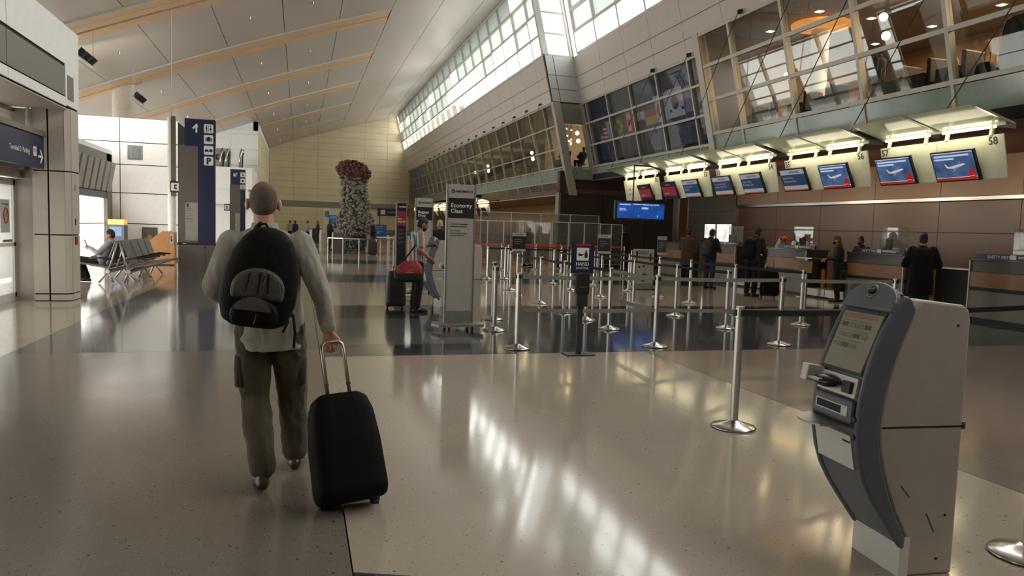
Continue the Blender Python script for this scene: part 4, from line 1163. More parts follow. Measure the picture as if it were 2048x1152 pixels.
# small spot lamps between units lighting the wall behind
for i in range(5):
    yy = 10.45 + 3.37 * i
    t = thing('spot_lamp', ['small warm spot lamp past the right edge of the nearest canopy', 'warm spot lamp between the nearest two canopies', 'warm spot lamp left of the second canopy', 'warm spot lamp left of the middle canopy', 'farthest warm spot lamp by the red displays'][i], 'lamp', (13.3, yy, 3.1), 0, 'warm spots between the canopies')
    MB().box(-.08, .14, -.09, .09, -.02, .10).build('housing', M_dark, t)
    MB().box(-.10, .1, -.07, .07, -.035, -.02).build('bulb', mat('spot glow', 'ffd9a0', emit=3.5, var=0), t)
    MB().cyl((0, 0, .1), (0, 0, .8), .012, n=6).build('rod', M_dark, t)
    add_lamp('spot_light', (.2, 0, -.02), 22, (1, .66, .38), .5, parent=t, rot=(0, math.radians(-62), 0))
# acrylic shields on the counters
for yy, l in ((14.6, 'clear acrylic shield on the black coat counter'), (18.0, 'clear acrylic shield over the orange flowers'), (11.1, 'clear acrylic shield on the rightmost counter'), (21.4, 'clear acrylic shield on the farthest seen counter')):
    t = thing('acrylic_shield', l, 'shield', (13.75, yy, 1.27), 0, 'acrylic shields on the counters')
    MB().box(-.004, .004, -.42, .42, .02, .62).build('sheet', G_clear, t)
    for s in (-.3, .3): MB().box(-.1, .1, s - .01, s + .01, 0, .03).build('foot', M_alu, t)
# flight information screen
t = thing('flight_screen', 'glowing blue flight information screen hanging by the counters', 'screen', (11.5, 23.9, 2.02), 0.0)
MB().box(-.98, 1.08, -.02, .10, 0, .66).build('case', M_scr, t)
MB().box(-.90, .90, -.025, -.02, .05, .58).build('display', mat('flight blue', '0d4698', rough=.3, var=.35, scale=2.5, emit=.55), t)
fw = mat('screen text glow', 'e8f0ff', emit=.8, var=0)
text('AEROMEXICO', .065, fw, t, (-.82, -.027, .50), (1, 0, 0), (0, 0, 1)); text('CHECK IN\nOPEN NOW', .05, fw, t, (-.82, -.027, .36), (1, 0, 0), (0, 0, 1))
text('ECONOMY CHECK-IN / ALL FLIGHTS', .06, fw, t, (.2, -.027, .52), (1, 0, 0), (0, 0, 1), 'CENTER')
text('OPEN', .10, fw, t, (.15, -.027, .38), (1, 0, 0), (0, 0, 1), 'CENTER'); text('1', .08, fw, t, (-.1, -.027, .12), (1, 0, 0), (0, 0, 1)); text('2', .08, fw, t, (.62, -.027, .12), (1, 0, 0), (0, 0, 1))
for xx in (-.3, 1.0): MB().cyl((xx, .02, .66), (xx, .02, 1.9), .025, n=8).build('hanger', M_dark, t)
MB().box(-.3, 1.7, .0, .04, 1.86, 1.92).build('support_arm', M_dark, t)
# far counters: simple repeated canopies
M_glow = mat('far canopy glow', 'ffe6b0', emit=3.0, var=0)
first = None
for i in range(9):
    yy = 44.3 + 3.5 * i
    lb = '%s canopy of the far lit counter row, counted from the near end' % (['first', 'second', 'third', 'fourth', 'fifth', 'sixth', 'seventh', 'eighth', 'ninth'][i])
    if first is None:
        t = thing('far_canopy', lb, 'canopy', (11.1, yy, 0), 0, 'canopies of the far counter row')
        MB().slab((.1, 0, 3.22), (0, 3.0, 0), (-.85, 0, .16), (0, 0, .03)).build('canopy_pane', G_canopy, t)
        MB().box(-.02, .06, .1, 2.9, 3.13, 3.19).build('light_tube', M_glow, t)
        for a in (.5, 2.5): MB().box(.02, .9, a - .03, a + .03, 3.24, 3.32).build('wall_bracket', M_alu, t)
        MB().slab((.16, 0, 2.45), (0, 3.0, 0), (-.12, 0, .62), (.02, 0, 0)).build('number_panel', M_panelg, t)
        for a in (.3, 1.7): MB().slab((.02, a, 2.32), (0, 1.0, 0), (-.2, 0, .5), (.04, 0, 0)).build('display', M_scr, t)
        add_lamp('far_canopy_lamp', (-.05, 1.5, 3.08), 10, (1, .85, .6), 2.4, parent=t, rot=(0, 0, math.pi / 2), sy=.15)
        add_lamp('far_wall_lamp', (3.4, 1.5, 3.0), 16, (1, .72, .4), 1.2, parent=t)
        first = t
    else: dup(first, (11.1, yy, 0), 0, lb)
for i in range(6):
    yy = 46 + 5 * i
    t = thing('far_counter', '%s counter block of the far row' % ordn[i], 'counter', (12.0, yy, 0), 0, 'far check-in counters')
    MB().box(0, .7, -1.6, 1.6, 0, 1.12).build('carcass', M_cwood, t); MB().box(-.06, .76, -1.65, 1.65, 1.12, 1.17).build('worktop', M_ctop, t)
for i in range(4):
    yy = 34.5 + 2.6 * i
    t = thing('wall_spot', '%s warm spot lamp on the wall past the cross wall' % ordn[i], 'lamp', (15.6, yy, 3.2), 0, 'warm spots past the cross wall')
    MB().box(-.15, .15, -.1, .1, -.1, .08).build('housing', M_dark, t); MB().box(-.12, .12, -.08, .08, -.11, -.1).build('bulb', mat('spot glow', ''), t)
    add_lamp('wall_spot_light', (.1, 0, -.15), 22, (1, .66, .36), .3, parent=t, rot=(0, math.radians(-50), 0))

# ================================================================== clear screens in tall frames
def clear_screen(label, x0, x1, y, ztop, n):
    t = thing('clear_partition', label, 'partition', (x0, y, 0), 0, 'clear framed partitions')
    w = (x1 - x0) / n
    for i in range(n + 1): MB().box(i * w - .018, i * w + .018, -.018, .018, 0, ztop).build('upright', M_mullw, t)
    MB().box(0, x1 - x0, -.015, .015, ztop - .03, ztop).build('top_rail', M_mullw, t); MB().box(0, x1 - x0, -.015, .015, .18, .21).build('bottom_rail', M_post, t)
    for i in range(n): MB().box(i * w + .02, i * w + w - .02, -.003, .003, .22, ztop - .03).build('sheet', G_clear, t)
    return t
clear_screen('clear partition run left of the sanitizer stand', 6.5, 9.8, 28.6, 1.88, 5)
clear_screen('clear partition run directly behind the sanitizer stand', 9.95, 12.05, 28.8, 1.92, 3)
clear_screen('clear partition run at the right end', 12.1, 13.1, 28.9, 1.9, 2)
clear_screen('tall empty framed partition behind the others', 7.4, 12.8, 30.8, 2.28, 4)
t = thing('roll_up_banner', 'small dark blue notice stand left of the clear partitions', 'sign', (5.65, 28.3, 0))
MB().box(-.16, .16, -.015, .015, .6, 1.75).build('panel', mat('banner navy', '2b3346', rough=.5), t); MB().box(-.16, .16, -.018, -.015, .7, .85).build('orange_band', M_belt_o, t); MB().box(-.12, .12, -.018, -.015, .9, 1.2).build('white_tile', M_signw, t); MB().box(-.2, .2, -.12, .12, 0, .03).build('base', M_dark, t); MB().box(-.02, .02, -.01, .01, .03, .6).build('pole', M_dark, t)
# ================================================================== people
SKIN = {'light': mat('skin light', 'b98a72', rough=.5, var=.06, scale=30), 'tan': mat('skin tan', '9a6a50', rough=.5, var=.06, scale=30), 'deep': mat('skin deep', '5d3e30', rough=.5, var=.06, scale=30)}
def cloth(name, col, rough=.85, bump=.5, var=.08, bscale=14): return mat(name, col, rough=rough, var=var, scale=10, bump=bump, bscale=bscale, sheen=.1, spec=.25, stretch=(1.6, 1.6, .7))
K_black = cloth('black cloth', '17171a'); K_navy = cloth('navy cloth', '20242e'); K_char = cloth('charcoal cloth', '2b2a2b'); K_jean = cloth('denim', '2c3644')
K_white = cloth('white cloth', 'c9c4ba'); K_grey = cloth('grey cloth', '8f9096'); K_brown = cloth('brown cloth', '4c3a30')
H_dark = mat('dark hair', '1a1512', rough=.6, bump=.6, bscale=120); H_grey = mat('grey hair', 'a5a09a', rough=.6, bump=.6, bscale=120); H_brown = mat('brown hair', '4a3a2c', rough=.6, bump=.6, bscale=120)
M_shoe = mat('dark shoe', '1d1a19', rough=.4); M_mask = mat('face mask', 'b9c3cc', rough=.7); M_maskb = mat('blue face mask', '5d7394', rough=.7)
M_eye = mat('eye', '15110f', rough=.2)

def hand(mb, wrist, pd, cd, side=1, curl=(20, 25, 15), thumb=25, s=1.0, fr=.0095):
    """palm along pd, fingers curl towards cd; side=+1 when the thumb is on the (pd x cd) side"""
    pd = V(pd).normalized(); cd = V(cd); cd = (cd - pd * cd.dot(pd)).normalized(); sx = pd.cross(cd).normalized() * side
    w_ = V(wrist)
    k0 = w_ + pd * (.092 * s)
    for q in (-.030, -.010, .010, .029): mb.limb(w_ + pd * .012 * s + sx * (q * .62 * s), k0 + sx * (q * s), .016 * s, .0135 * s, n=8)
    for i, q in enumerate((.030, .0105, -.010, -.029)):
        L = (.043, .047, .044, .035)[i] * s; p = k0 + sx * (q * s); a = 0.0
        for j, (ln, cg) in enumerate(((L, curl[0]), (L * .68, curl[1]), (L * .55, curl[2]))):
            a += math.radians(cg); d = pd * math.cos(a) + cd * math.sin(a); e = p + d * ln
            mb.limb(p, e, (fr, fr * .95, fr * .88)[j] * s, (fr * .95, fr * .88, fr * .75)[j] * s, n=7); p = e
    b = w_ + pd * .03 * s + sx * .026 * s; a = math.radians(thumb)
    d1 = (sx * math.cos(a) * .8 + pd * .6 + cd * .35).normalized(); m1 = b + d1 * .042 * s
    d2 = (pd * .75 + cd * .75 - sx * .1).normalized(); m2 = m1 + d2 * .032 * s
    mb.limb(b, m1, .0145 * s, .0115 * s, n=8); mb.limb(m1, m2, .0115 * s, .0095 * s, n=8); mb.limb(m2, m2 + (d2 + cd * .4).normalized() * .024 * s, .0098 * s, .008 * s, n=8)

from mathutils import noise as _noise
def folds(me, amp, kx, kz, seed=0.0, zr=None):
    """push cloth in and out along its normals in soft slanted folds"""
    vs = me.vertices; nn = [v.normal.copy() for v in vs]
    for v, n_ in zip(vs, nn):
        p = v.co; q = V((p.x * kx + p.z * 2.2 + seed, p.y * kx - p.z * 1.5, p.z * kz + seed))
        f = _noise.noise(q) + .5 * _noise.noise(q * 2.1)
        f = -abs(f) * 1.2 + .35
        v.co = p + n_ * (f * amp * (zr(p.z) if zr else 1))
    me.update()
def torso_rings(pel, neck, g=0.0, hip=.165, sh=.19, depth=1.0, drop=.06, belly=0.0):
    pel, neck = V(pel), V(neck); ax_ = neck - pel
    tab = [(-.14, hip * .96, .115), (0, hip, .122), (.22, hip * .95, .118 + belly), (.45, sh * .86, .122 + belly * .6), (.66, sh * .98, .122), (.82, sh * .97, .108), (.92, sh * .70, .082), (1.0, .072, .066)]
    out = []
    for t_, rx, ry in tab:
        if t_ < 0: c = pel + V((0, 0, -drop))
        else: c = pel + ax_ * t_
        out.append((c, rx + g, ry * depth + g))
    return out
STAND = dict(pelvis=(0, 0, .95), neck=(0, .01, 1.49), head=(0, .04, 1.635), shL=(-.185, 0, 1.415), shR=(.185, 0, 1.415), elL=(-.235, -.03, 1.13), elR=(.235, -.03, 1.13),
             wrL=(-.23, .06, .90), wrR=(.23, .06, .90), hipL=(-.09, 0, .90), hipR=(.09, 0, .90), knL=(-.10, .02, .50), knR=(.10, .02, .50), anL=(-.10, -.03, .085), anR=(.10, -.03, .085),
             toL=(-.12, .15, .03), toR=(.12, .15, .03), hyaw=0, hpitch=0)
def pose(**k): d = dict(STAND); d.update(k); return d
def person(label, loc, rz, h, P, skin='light', top=None, bottom=None, hair=H_dark, shoes=M_shoe, mask=None, voxel=.011, sleeve='long', bald=False, gt=.02, gb=.016, belly=.0, coat=0.0, hairlong=0.0, hem=.09, bun=False, grip=None, group=None, wide=1.0, fold=0.0, facehair=None, smooth=3, cap=None):
    t = thing('person', label, 'person', loc, rz, group)
    t.scale = (h / 1.75 * wide, h / 1.75 * wide, h / 1.75)
    J = {k: (V(v) if isinstance(v, tuple) else v) for k, v in P.items()}
    Rh = Matrix.Rotation(math.radians(J['hyaw']), 3, 'Z') @ Matrix.Rotation(math.radians(J['hpitch']), 3, 'X')
    hc = J['head']; H_ = lambda p: hc + Rh @ V(p)
    b = MB()
    b.ell(hc, .077, .096, .112, 18, 12, Rh); b.ell(H_((0, .022, -.052)), .058, .070, .066, 14, 9, Rh)
    b.limb(H_((0, .086, .0)), H_((0, .108, -.032)), .009, .014, n=8); b.ell(H_((0, .088, -.068)), .024, .012, .012, 10, 6, Rh)
    b.ell(H_((0, .075, -.102)), .026, .02, .02, 10, 6, Rh); b.ell(H_((0, .084, .022)), .05, .014, .011, 12, 6, Rh)
    for s in (-1, 1): b.ell(H_((s * (.090 if bald else .081), -.008, -.02)), .013, .026, .036, 10, 8, Matrix.Rotation(s * -.25, 3, 'Z') @ Rh)
    b.limb(J['neck'] + V((0, -.01, -.06)), H_((0, -.018, -.06)), .062, .056)
    b.loft(torso_rings(J['pelvis'], J['neck'], -.012, belly=belly * .8), 18)
    for s, S in ((-1, 'L'), (1, 'R')):
        b.chain([J['sh' + S], J['el' + S], J['wr' + S]], [.052, .040, .028])
        pd = (J['wr' + S] - J['el' + S]).normalized(); pd = (pd + V((0, 0, -.25))).normalized()
        gk = (grip or {}).get(S)
        if gk: hand(b, J['wr' + S], *gk[:2], **gk[2])
        else: hand(b, J['wr' + S], pd, (V((0, 1, -.2)) if abs(pd.z) > .7 else V((0, 0, -1))) * .6 + V((-s * .8, 0, 0)), side=(1 if s < 0 else -1), fr=.0105)
        b.chain([J['hip' + S], J['kn' + S], J['an' + S]], [.078, .052, .038])
        b.limb(J['an' + S] + V((0, -.03, -.035)), J['to' + S], .036, .03, .8, (0, 0, 1))
    me = remesh(b, voxel * (.62 if bald else .8), 2 if bald else 1, 'body'); me.materials.append(SKIN[skin]); link_mesh('body', me, parent=t)
    for s in (-1, 1): MB().ell(H_((s * .031, .085, .004)), .011, .007, .006, 8, 6, Rh).build('eye', M_eye, t, smooth=True)
    if hair:
        hb = MB()
        if bald:
            hb.ell(H_((0, -.012, .008)), .0785, .090, .108, 22, 14, Rh); hb.ell(H_((0, -.034, -.03)), .066, .068, .068, 18, 12, Rh)
        else:
            hb.ell(H_((0, -.014, .020)), .083, .100, .112, 18, 12, Rh); hb.ell(H_((0, -.035, -.03)), .075, .075, .075, 14, 9, Rh)
            if hairlong: hb.limb(H_((0, -.05, -.02)), H_((0, -.07, -.06 - hairlong)), .085, .06, .6, (0, 1, 0))
            if bun: hb.ell(H_((.02, -.09, .08)), .05, .05, .05, 12, 8)
        hm = remesh(hb, .008, 2, 'hair'); hm.materials.append(hair); link_mesh('hair', hm, parent=t)
    if facehair:
        fb = MB().ell(H_((0, .03, -.07)), .062, .068, .056, 14, 9, Rh); fb.build('beard', facehair, t, smooth=True)
    if mask:
        MB().ell(H_((0, .052, -.045)), .060, .065, .052, 16, 10, Rh).build('face_mask', mask, t, smooth=True)
    if cap: MB().ell(H_((0, -.005, .05)), .088, .105, .08, 16, 10, Rh).build('cap', cap, t, smooth=True)
    if top:
        c = MB(); rg = torso_rings(J['pelvis'], J['neck'], gt, belly=belly, drop=hem + coat)
        if coat: rg[0] = (rg[0][0], rg[0][1] + .03, rg[0][2] + .02)
        c.loft(rg[:-1] + [(rg[-1][0] + V((0, -.01, -.005)), rg[-1][1] - gt + .006, rg[-1][2] - gt + .006)], 22)
        for s, S in ((-1, 'L'), (1, 'R')):
            sh, el, wr = J['sh' + S], J['el' + S], J['wr' + S]
            if sleeve == 'long': c.chain([sh, el, wr + (el - wr).normalized() * .02], [.058 + gt * .6, .046 + gt * .6, .031 + gt * .5])
            elif sleeve == 'short': c.limb(sh, sh + (el - sh) * .72, .060 + gt, .056 + gt)
        cm = remesh(c, voxel, smooth, 'top')
        if fold: folds(cm, fold, 9, 4, 3.1)
        cm.materials.append(top); link_mesh('coat' if coat else 'shirt', cm, parent=t)
        cb = MB().loft([(J['neck'] + V((0, -.012, -.035)), .086, .082), (J['neck'] + V((0, -.012, .0)), .078, .074), (J['neck'] + V((0, -.010, .028)), .071, .067), (J['neck'] + V((0, -.010, .030)), .060, .056)], 20)
        cb.build('collar', top, t, smooth=True)
    if bottom:
        c = MB(); pe = J['pelvis']
        c.loft([(pe + V((0, 0, -.11)), .155, .112), (pe + V((0, 0, -.03)), .168, .125), (pe + V((0, 0, .07)), .158, .115)], 20)
        for S in 'LR':
            an = J['an' + S]; kn = J['kn' + S]
            c.chain([J['hip' + S], kn, an + (kn - an).normalized() * (.035)], [.092 + gb * .6, .062 + gb, .052 + gb])
        cm = remesh(c, voxel, smooth, 'trousers')
        if fold: folds(cm, fold * 1.1, 8, 5.5, 7.7)
        cm.materials.append(bottom); link_mesh('trousers', cm, parent=t)
    if shoes:
        for S in 'LR':
            an, to = J['an' + S], J['to' + S]; hl = an + V((0, -.035, -.045)); hl.z = max(.032, an.z - .05)
            c = MB(); d = (to - hl); d.z = 0
            c.limb(hl, to, .040, .040, .95, (0, 0, 1)); c.limb(hl, an + V((0, 0, .0)), .040, .038); c.limb(hl + d * .4, an + V((0, .02, -.01)), .036, .034)
            base = min(p[2] for p in c.v)
            c.v = [(p[0], p[1], max(p[2], hl.z - .032)) for p in c.v]
            sm_ = remesh(c, .008, 2, 'shoe'); sm_.materials.append(shoes); link_mesh('shoe', sm_, parent=t)
    return t

# ------------------------------------------------------------------ the walking man
K_shirt = cloth('stone shirt', '9d988d', rough=.8, bump=1.0, bscale=6); K_khaki = cloth('olive cargo cloth', '4d4536', bump=1.0, bscale=6)
H_thin = mat('thinning brown hair', '54463c', rough=.7, bump=.5, bscale=160)
_nt = H_thin.node_tree; _b = _nt.nodes['Principled BSDF']; _src = _b.inputs['Base Color'].links[0].from_socket
_tc = [n for n in _nt.nodes if n.type == 'TEX_COORD'][0]
_vm = _nt.nodes.new('ShaderNodeVectorMath'); _vm.operation = 'DISTANCE'; _vm.inputs[1].default_value = (-.045, .035, 1.775)
_nt.links.new(_tc.outputs['Object'], _vm.inputs[0])
_mr = _nt.nodes.new('ShaderNodeMapRange'); _mr.inputs['From Min'].default_value = .045; _mr.inputs['From Max'].default_value = .10; _mr.inputs['To Min'].default_value = .75; _mr.inputs['To Max'].default_value = 0
_nt.links.new(_vm.outputs['Value'], _mr.inputs['Value'])
_mx = _nt.nodes.new('ShaderNodeMix'); _mx.data_type = 'RGBA'; _nt.links.new(_mr.outputs['Result'], _mx.inputs['Factor']); _nt.links.new(_src, _mx.inputs['A']); _mx.inputs['B'].default_value = (*lin('8d6a58'), 1)
_nt.links.new(_mx.outputs['Result'], _b.inputs['Base Color'])
MP = pose(pelvis=(0, 0, .96), neck=(-.035, .02, 1.495), head=(-.045, .05, 1.648), shL=(-.215, .0, 1.405), shR=(.165, -.0, 1.41), elL=(-.31, -.04, 1.15), wrL=(-.19, .25, 1.0), elR=(.285, -.12, 1.13), wrR=(.325, -.205, .925),
          hipL=(-.095, 0, .90), hipR=(.095, 0, .90), knL=(-.085, .03, .50), anL=(-.03, -.19, .10), toL=(-.06, -.01, .03), knR=(.125, .12, .50), anR=(.145, .19, .09), toR=(.17, .37, .03))
GRIPA = V((-.03, .06, -1)).normalized()
man = person('grey-haired man in stone shirt and olive trousers walking away with backpack', (-.165, 4.64, 0), 0.0, 1.79, MP, 'light', K_shirt, K_khaki, H_thin, mat('brown leather shoe', '4e342a', rough=.3, var=.1), voxel=.0085, bald=True, gt=.026, gb=.026, belly=.02, hem=.17, smooth=5, fold=.014,
             grip={'R': ((.10, .12, -1), (-.15, -.75, -.4), dict(side=-1, curl=(55, 70, 40), thumb=40, fr=.0105))})
# cargo pockets, shirt yoke, cuff buttons
for (x, y, z) in ((-.168, .02, .68), (.178, .07, .68)):
    MB().loft([((x, y, z - .11), .030, .075), ((x, y, z), .034, .078), ((x, y, z + .07), .03, .075)], 14, 3).build('cargo_pocket', K_khaki, man, smooth=True)
MB().box(-.17, .15, -.158, -.146, 1.262, 1.268).build('yoke_seam', mat('seam shade', '7d776c', rough=.8), man)

# backpack
bp = thing('backpack', 'black backpack with grey pockets slung on the walking man', 'backpack', (-.245, 4.335, .985)); bp.scale = (.93, 1, 1.03); bp.rotation_euler = (math.radians(4), math.radians(8), math.radians(8))
M_pack = mat('black nylon', '09090b', rough=.7, bump=.4, bscale=25, var=.1, spec=.2); M_packg = mat('grey brown nylon', '4b4640', rough=.7, bump=.4, bscale=25, var=.1)
c = MB().loft([((0, 0, .0), .13, .07), ((0, 0, .03), .19, .10), ((0, 0, .14), .222, .118), ((0, 0, .28), .218, .115), ((0.005, 0, .40), .185, .10), ((.01, 0, .48), .14, .085), ((.01, 0, .525), .09, .06), ((.01, 0, .54), .03, .03)], 26, 2.7)
me = remesh(c, .012, 5, 'pack'); me.materials.append(M_pack); link_mesh('main_bag', me, parent=bp)
def arch(w, h, z, y, th, mm, name, bev=.02):
    poly = [(-w, 0)] + [(w * -math.cos(math.pi * i / 12), h * (.35 + .65 * math.sin(math.pi * i / 12))) for i in range(13)] + [(w, 0)]
    return MB().prism(poly, (-.02, y, z), (1, 0, 0), (0, 0, 1), (0, th, 0)).build(name, mm, bp, bevel=bev, seg=3)
arch(.15, .17, .16, -.148, .06, M_packg, 'upper_pocket', .03)
arch(.135, .15, .03, -.172, .08, M_pack, 'lower_pocket', .035)
pp = [(-.10, .10)] + [(-.10 * math.cos(math.pi * i / 10), .10 + .07 * math.sin(math.pi * i / 10)) for i in range(1, 10)] + [(.10, .10)]
MB().prism(pp, (-.04, -.1775, .01), (1, 0, 0), (0, 0, 1), (0, .01, 0)).build('pocket_patch', M_packg, bp)
for dx in (-.07, .0, .055): MB().bar((-.02 + dx, -.151, .20), (-.02 + dx * .8, -.151, .31), .004, .012, (0, -1, 0)).build('piping', M_pack, bp)
MB().bar((.0, -.155, .25), (.01, -.155, .29), .004, .008, (0, -1, 0)).build('zip_pull', mat('orange zip', 'b06a3a', rough=.5), bp)
MB().bar((-.02, -.178, .04), (-.015, -.178, .09), .004, .007, (0, -1, 0)).build('zip_pull', mat('orange zip', ''), bp)
MB().tube([(-.06, .03, .50), (-.055, .03, .545), (-.02, .03, .555), (.01, .03, .52)], .014, 8, flat=.5).build('carry_handle', M_pack, bp, smooth=True)
MB().tube([(-.06, .08, .47), (-.05, .15, .535), (-.045, .26, .50), (-.05, .37, .40), (-.07, .40, .25)], .03, 10, flat=.28).build('shoulder_strap', M_pack, bp, smooth=True)
MB().tube([(.17, .07, .12), (.235, .08, .06), (.262, .09, -.03), (.27, .09, -.12)], .014, 8, flat=.3).build('loose_strap', M_pack, bp, smooth=True)
MB().tube([(.16, .03, .10), (.20, .02, .04), (.175, .0, -.02)], .011, 8, flat=.3).build('loose_strap', M_pack, bp, smooth=True)

# rolling suitcase held by the man
def suitcase(name, label, base, axis, wdir, mm, W=.38, D=.22, Hh=.56, hand_h=.97, handle=True, hm=None, bottomz=.05):
    t = thing(name, label, 'suitcase', (0, 0, 0))
    a = V(axis).normalized(); wd = V(wdir); wd = (wd - a * wd.dot(a)).normalized(); dp = a.cross(wd).normalized()   # dp points backwards/forwards
    t.matrix_world = Matrix.Translation(V(base)) @ Matrix((wd, -dp, a)).transposed().to_4x4()
    z0 = bottomz
    body = MB().loft([((0, 0, z0), W * .40, D * .36), ((0, 0, z0 + .015), W * .47, D * .44), ((0, 0, z0 + .06), W * .5, D * .5), ((0, 0, z0 + Hh * .55), W * .485, D * .49), ((0, 0, z0 + Hh * .82), W * .445, D * .44), ((0, 0, z0 + Hh * .95), W * .38, D * .38), ((0, 0, z0 + Hh), W * .28, D * .28)], 32, 4.5)
    me = remesh(body, .01, 3, 'shell'); me.materials.append(mm); link_mesh('shell', me, parent=t)
    MB().loft([((0, -D * .47, z0 + .03), W * .36, .02), ((0, -D * .49, z0 + .08), W * .42, .035), ((0, -D * .49, z0 + Hh * .45), W * .41, .035), ((0, -D * .46, z0 + Hh * .62), W * .36, .02)], 24, 4).build('front_pocket', mm, t, smooth=True, bevel=0)
    MB().tube([(-W * .47, -D * .2, z0 + .08), (-W * .475, -D * .2, z0 + Hh * .5), (-W * .40, -D * .2, z0 + Hh * .88), (0, -D * .2, z0 + Hh * .985), (W * .40, -D * .2, z0 + Hh * .88), (W * .475, -D * .2, z0 + Hh * .5), (W * .47, -D * .2, z0 + .08)], .008, 6).build('zip_piping', M_black, t, smooth=True)
    for s in (-1, 1):
        w_ = MB().cyl((s * W * .36 - .014, -D * .34, .032), (s * W * .36 + .014, -D * .34, .032), .032, n=16).build('wheel', M_black, t)
        MB().box(s * W * .36 - .025, s * W * .36 + .025, -D * .45, -D * .22, .03, z0 + .03).build('wheel_housing', M_black, t, bevel=.008)
    MB().box(-.03, .03, -D * .33, -D * .31, z0 + Hh * .93, z0 + Hh * .945).build('name_plate', M_alu, t)
    if handle:
        hm = hm or mat('bronze handle', 'a58f80', rough=.3, metal=.8)
        hw = .062; yk = D * .12; zt = hand_h
        MB().tube([(-hw, yk, z0 + Hh * .9), (-hw, yk, zt - .05), (-hw * .92, yk, zt - .018), (-hw * .6, yk, zt), (hw * .6, yk, zt), (hw * .92, yk, zt - .018), (hw, yk, zt - .05), (hw, yk, z0 + Hh * .9)], .011, 10).build('handle', hm, t, smooth=True)
        for s in (-1, 1): MB().cyl((s * hw, yk, zt - .26), (s * hw, yk, zt - .245), .0135, n=10).build('handle_collar', M_dark, t)
    return t
GRIP = V((.178, 4.395, .872))
sc_base = V((.297, 4.02, 0))
suitcase('rolling_suitcase', 'black trolley suitcase pulled by the walking man', sc_base, GRIP - sc_base, (.317, .046, 0), mat('black ballistic nylon', '08080a', rough=.65, bump=.15, bscale=80, var=.15, spec=.12), W=.40, D=.25, Hh=.60, hand_h=(GRIP - sc_base).length)

# ------------------------------------------------------------------ seated man with phone
SIT = pose(pelvis=(0, .05, .48), neck=(0, -.17, .98), head=(0, -.15, 1.13), shL=(-.18, -.15, .92), shR=(.18, -.15, .92), elL=(-.22, .06, .70), wrL=(-.10, .26, .82), elR=(.22, .0, .68), wrR=(.12, .22, .60),
           hipL=(-.09, .08, .47), hipR=(.09, .08, .47), knL=(-.11, .50, .55), knR=(.12, .50, .50), anL=(-.1, .42, .12), anR=(.12, .36, .09), toL=(-.1, .60, .06), toR=(.13, .54, .03), hyaw=0, hpitch=-8)
person('man in grey sweater reclining on the seats with a phone', (-4.46, 19.45, 0), math.pi / 2, 1.75, SIT, 'tan', K_grey, K_black, H_dark, M_shoe, voxel=.013)
ph = thing('phone', 'dark phone held up by the seated man', 'phone', (-4.80, 19.36, .93), math.pi / 2); ph.rotation_euler = (math.radians(-20), 0, math.pi / 2)
MB().box(-.036, .036, -.004, .004, -.075, .075).build('case', M_black, ph, bevel=.003); MB().box(-.032, .032, -.0055, -.004, -.07, .07).build('screen', mat('phone glass', '3d4450', rough=.1), ph)

# ------------------------------------------------------------------ man in striped shirt
m = mat('striped shirt', 'c9a08c', rough=.85, bump=.4, bscale=14)
_nt = m.node_tree; _b = _nt.nodes['Principled BSDF']; _tc = [n for n in _nt.nodes if n.type == 'TEX_COORD'][0]
_wv = _nt.nodes.new('ShaderNodeTexWave'); _wv.inputs['Scale'].default_value = 2.2; _wv.inputs['Distortion'].default_value = .3; _wv.bands_direction = 'Y'; _wv.wave_profile = 'SAW'
_rp = _nt.nodes.new('ShaderNodeValToRGB'); _rp.color_ramp.interpolation = 'CONSTANT'
for i, (pos_, cc) in enumerate(((0, 'a8604e'), (.16, 'cdb5a4'), (.30, '3d7288'), (.48, 'd2c8ba'), (.62, '5d8a98'), (.80, 'b9694f'))):
    e = _rp.color_ramp.elements[i] if i < 2 else _rp.color_ramp.elements.new(pos_)
    e.position = pos_; e.color = (*lin(cc), 1)
_nt.links.new(_tc.outputs['Object'], _wv.inputs['Vector']); _nt.links.new(_wv.outputs['Fac'], _rp.inputs['Fac']); _nt.links.new(_rp.outputs['Color'], _b.inputs['Base Color'])
person('man in striped short-sleeved shirt with red shoulder bag at a kiosk', (2.06, 13.45, 0), -math.pi / 2 + .12, 1.74, pose(elR=(.23, -.03, 1.16), wrR=(.18, .17, 1.0), elL=(-.22, .06, 1.14), wrL=(-.12, .26, 1.22), hpitch=-22, neck=(0, .03, 1.48), head=(0, .10, 1.61)), 'tan', m, K_black, H_dark, M_shoe, sleeve='short', facehair=H_dark, voxel=.012, gb=.02, mask=None, hem=.13)
t = thing('shoulder_bag', 'red and black duffel bag hanging from the striped man', 'bag', (1.86, 13.12, .76), math.radians(-6)); t.scale = (.86, .9, .95)
me = remesh(MB().loft([((.03, 0, -.20), .22, .07), ((.02, 0, -.15), .30, .10), ((0, 0, -.03), .30, .11), ((.03, 0, .10), .24, .09), ((.05, 0, .18), .14, .05)], 24, 2.6), .014, 3, 'bag')
me.materials.append(M_black); link_mesh('lower_shell', me, parent=t)
me = remesh(MB().loft([((.005, -.004, -.055), .297, .114), ((.015, -.004, .0), .285, .114), ((.03, -.004, .105), .24, .096), ((.05, -.004, .187), .145, .056)], 24, 2.6), .014, 3, 'red'); me.materials.append(mat('bag red', '8c1f26', rough=.6, bump=.3)); link_mesh('red_panel', me, parent=t)
bars(t, (-.06, -.118, -.02), (1, 0, 0), (0, 0, 1), [.16], .012, .01, mat('bag print', 'c98a86', rough=.6))
MB().tube([(-.10, -.10, .03), (-.05, -.115, .06), (-.02, -.115, .01), (.05, -.118, .05), (.1, -.1, .02)], .004, 5).build('bag_emblem', mat('bag print', ''), t)
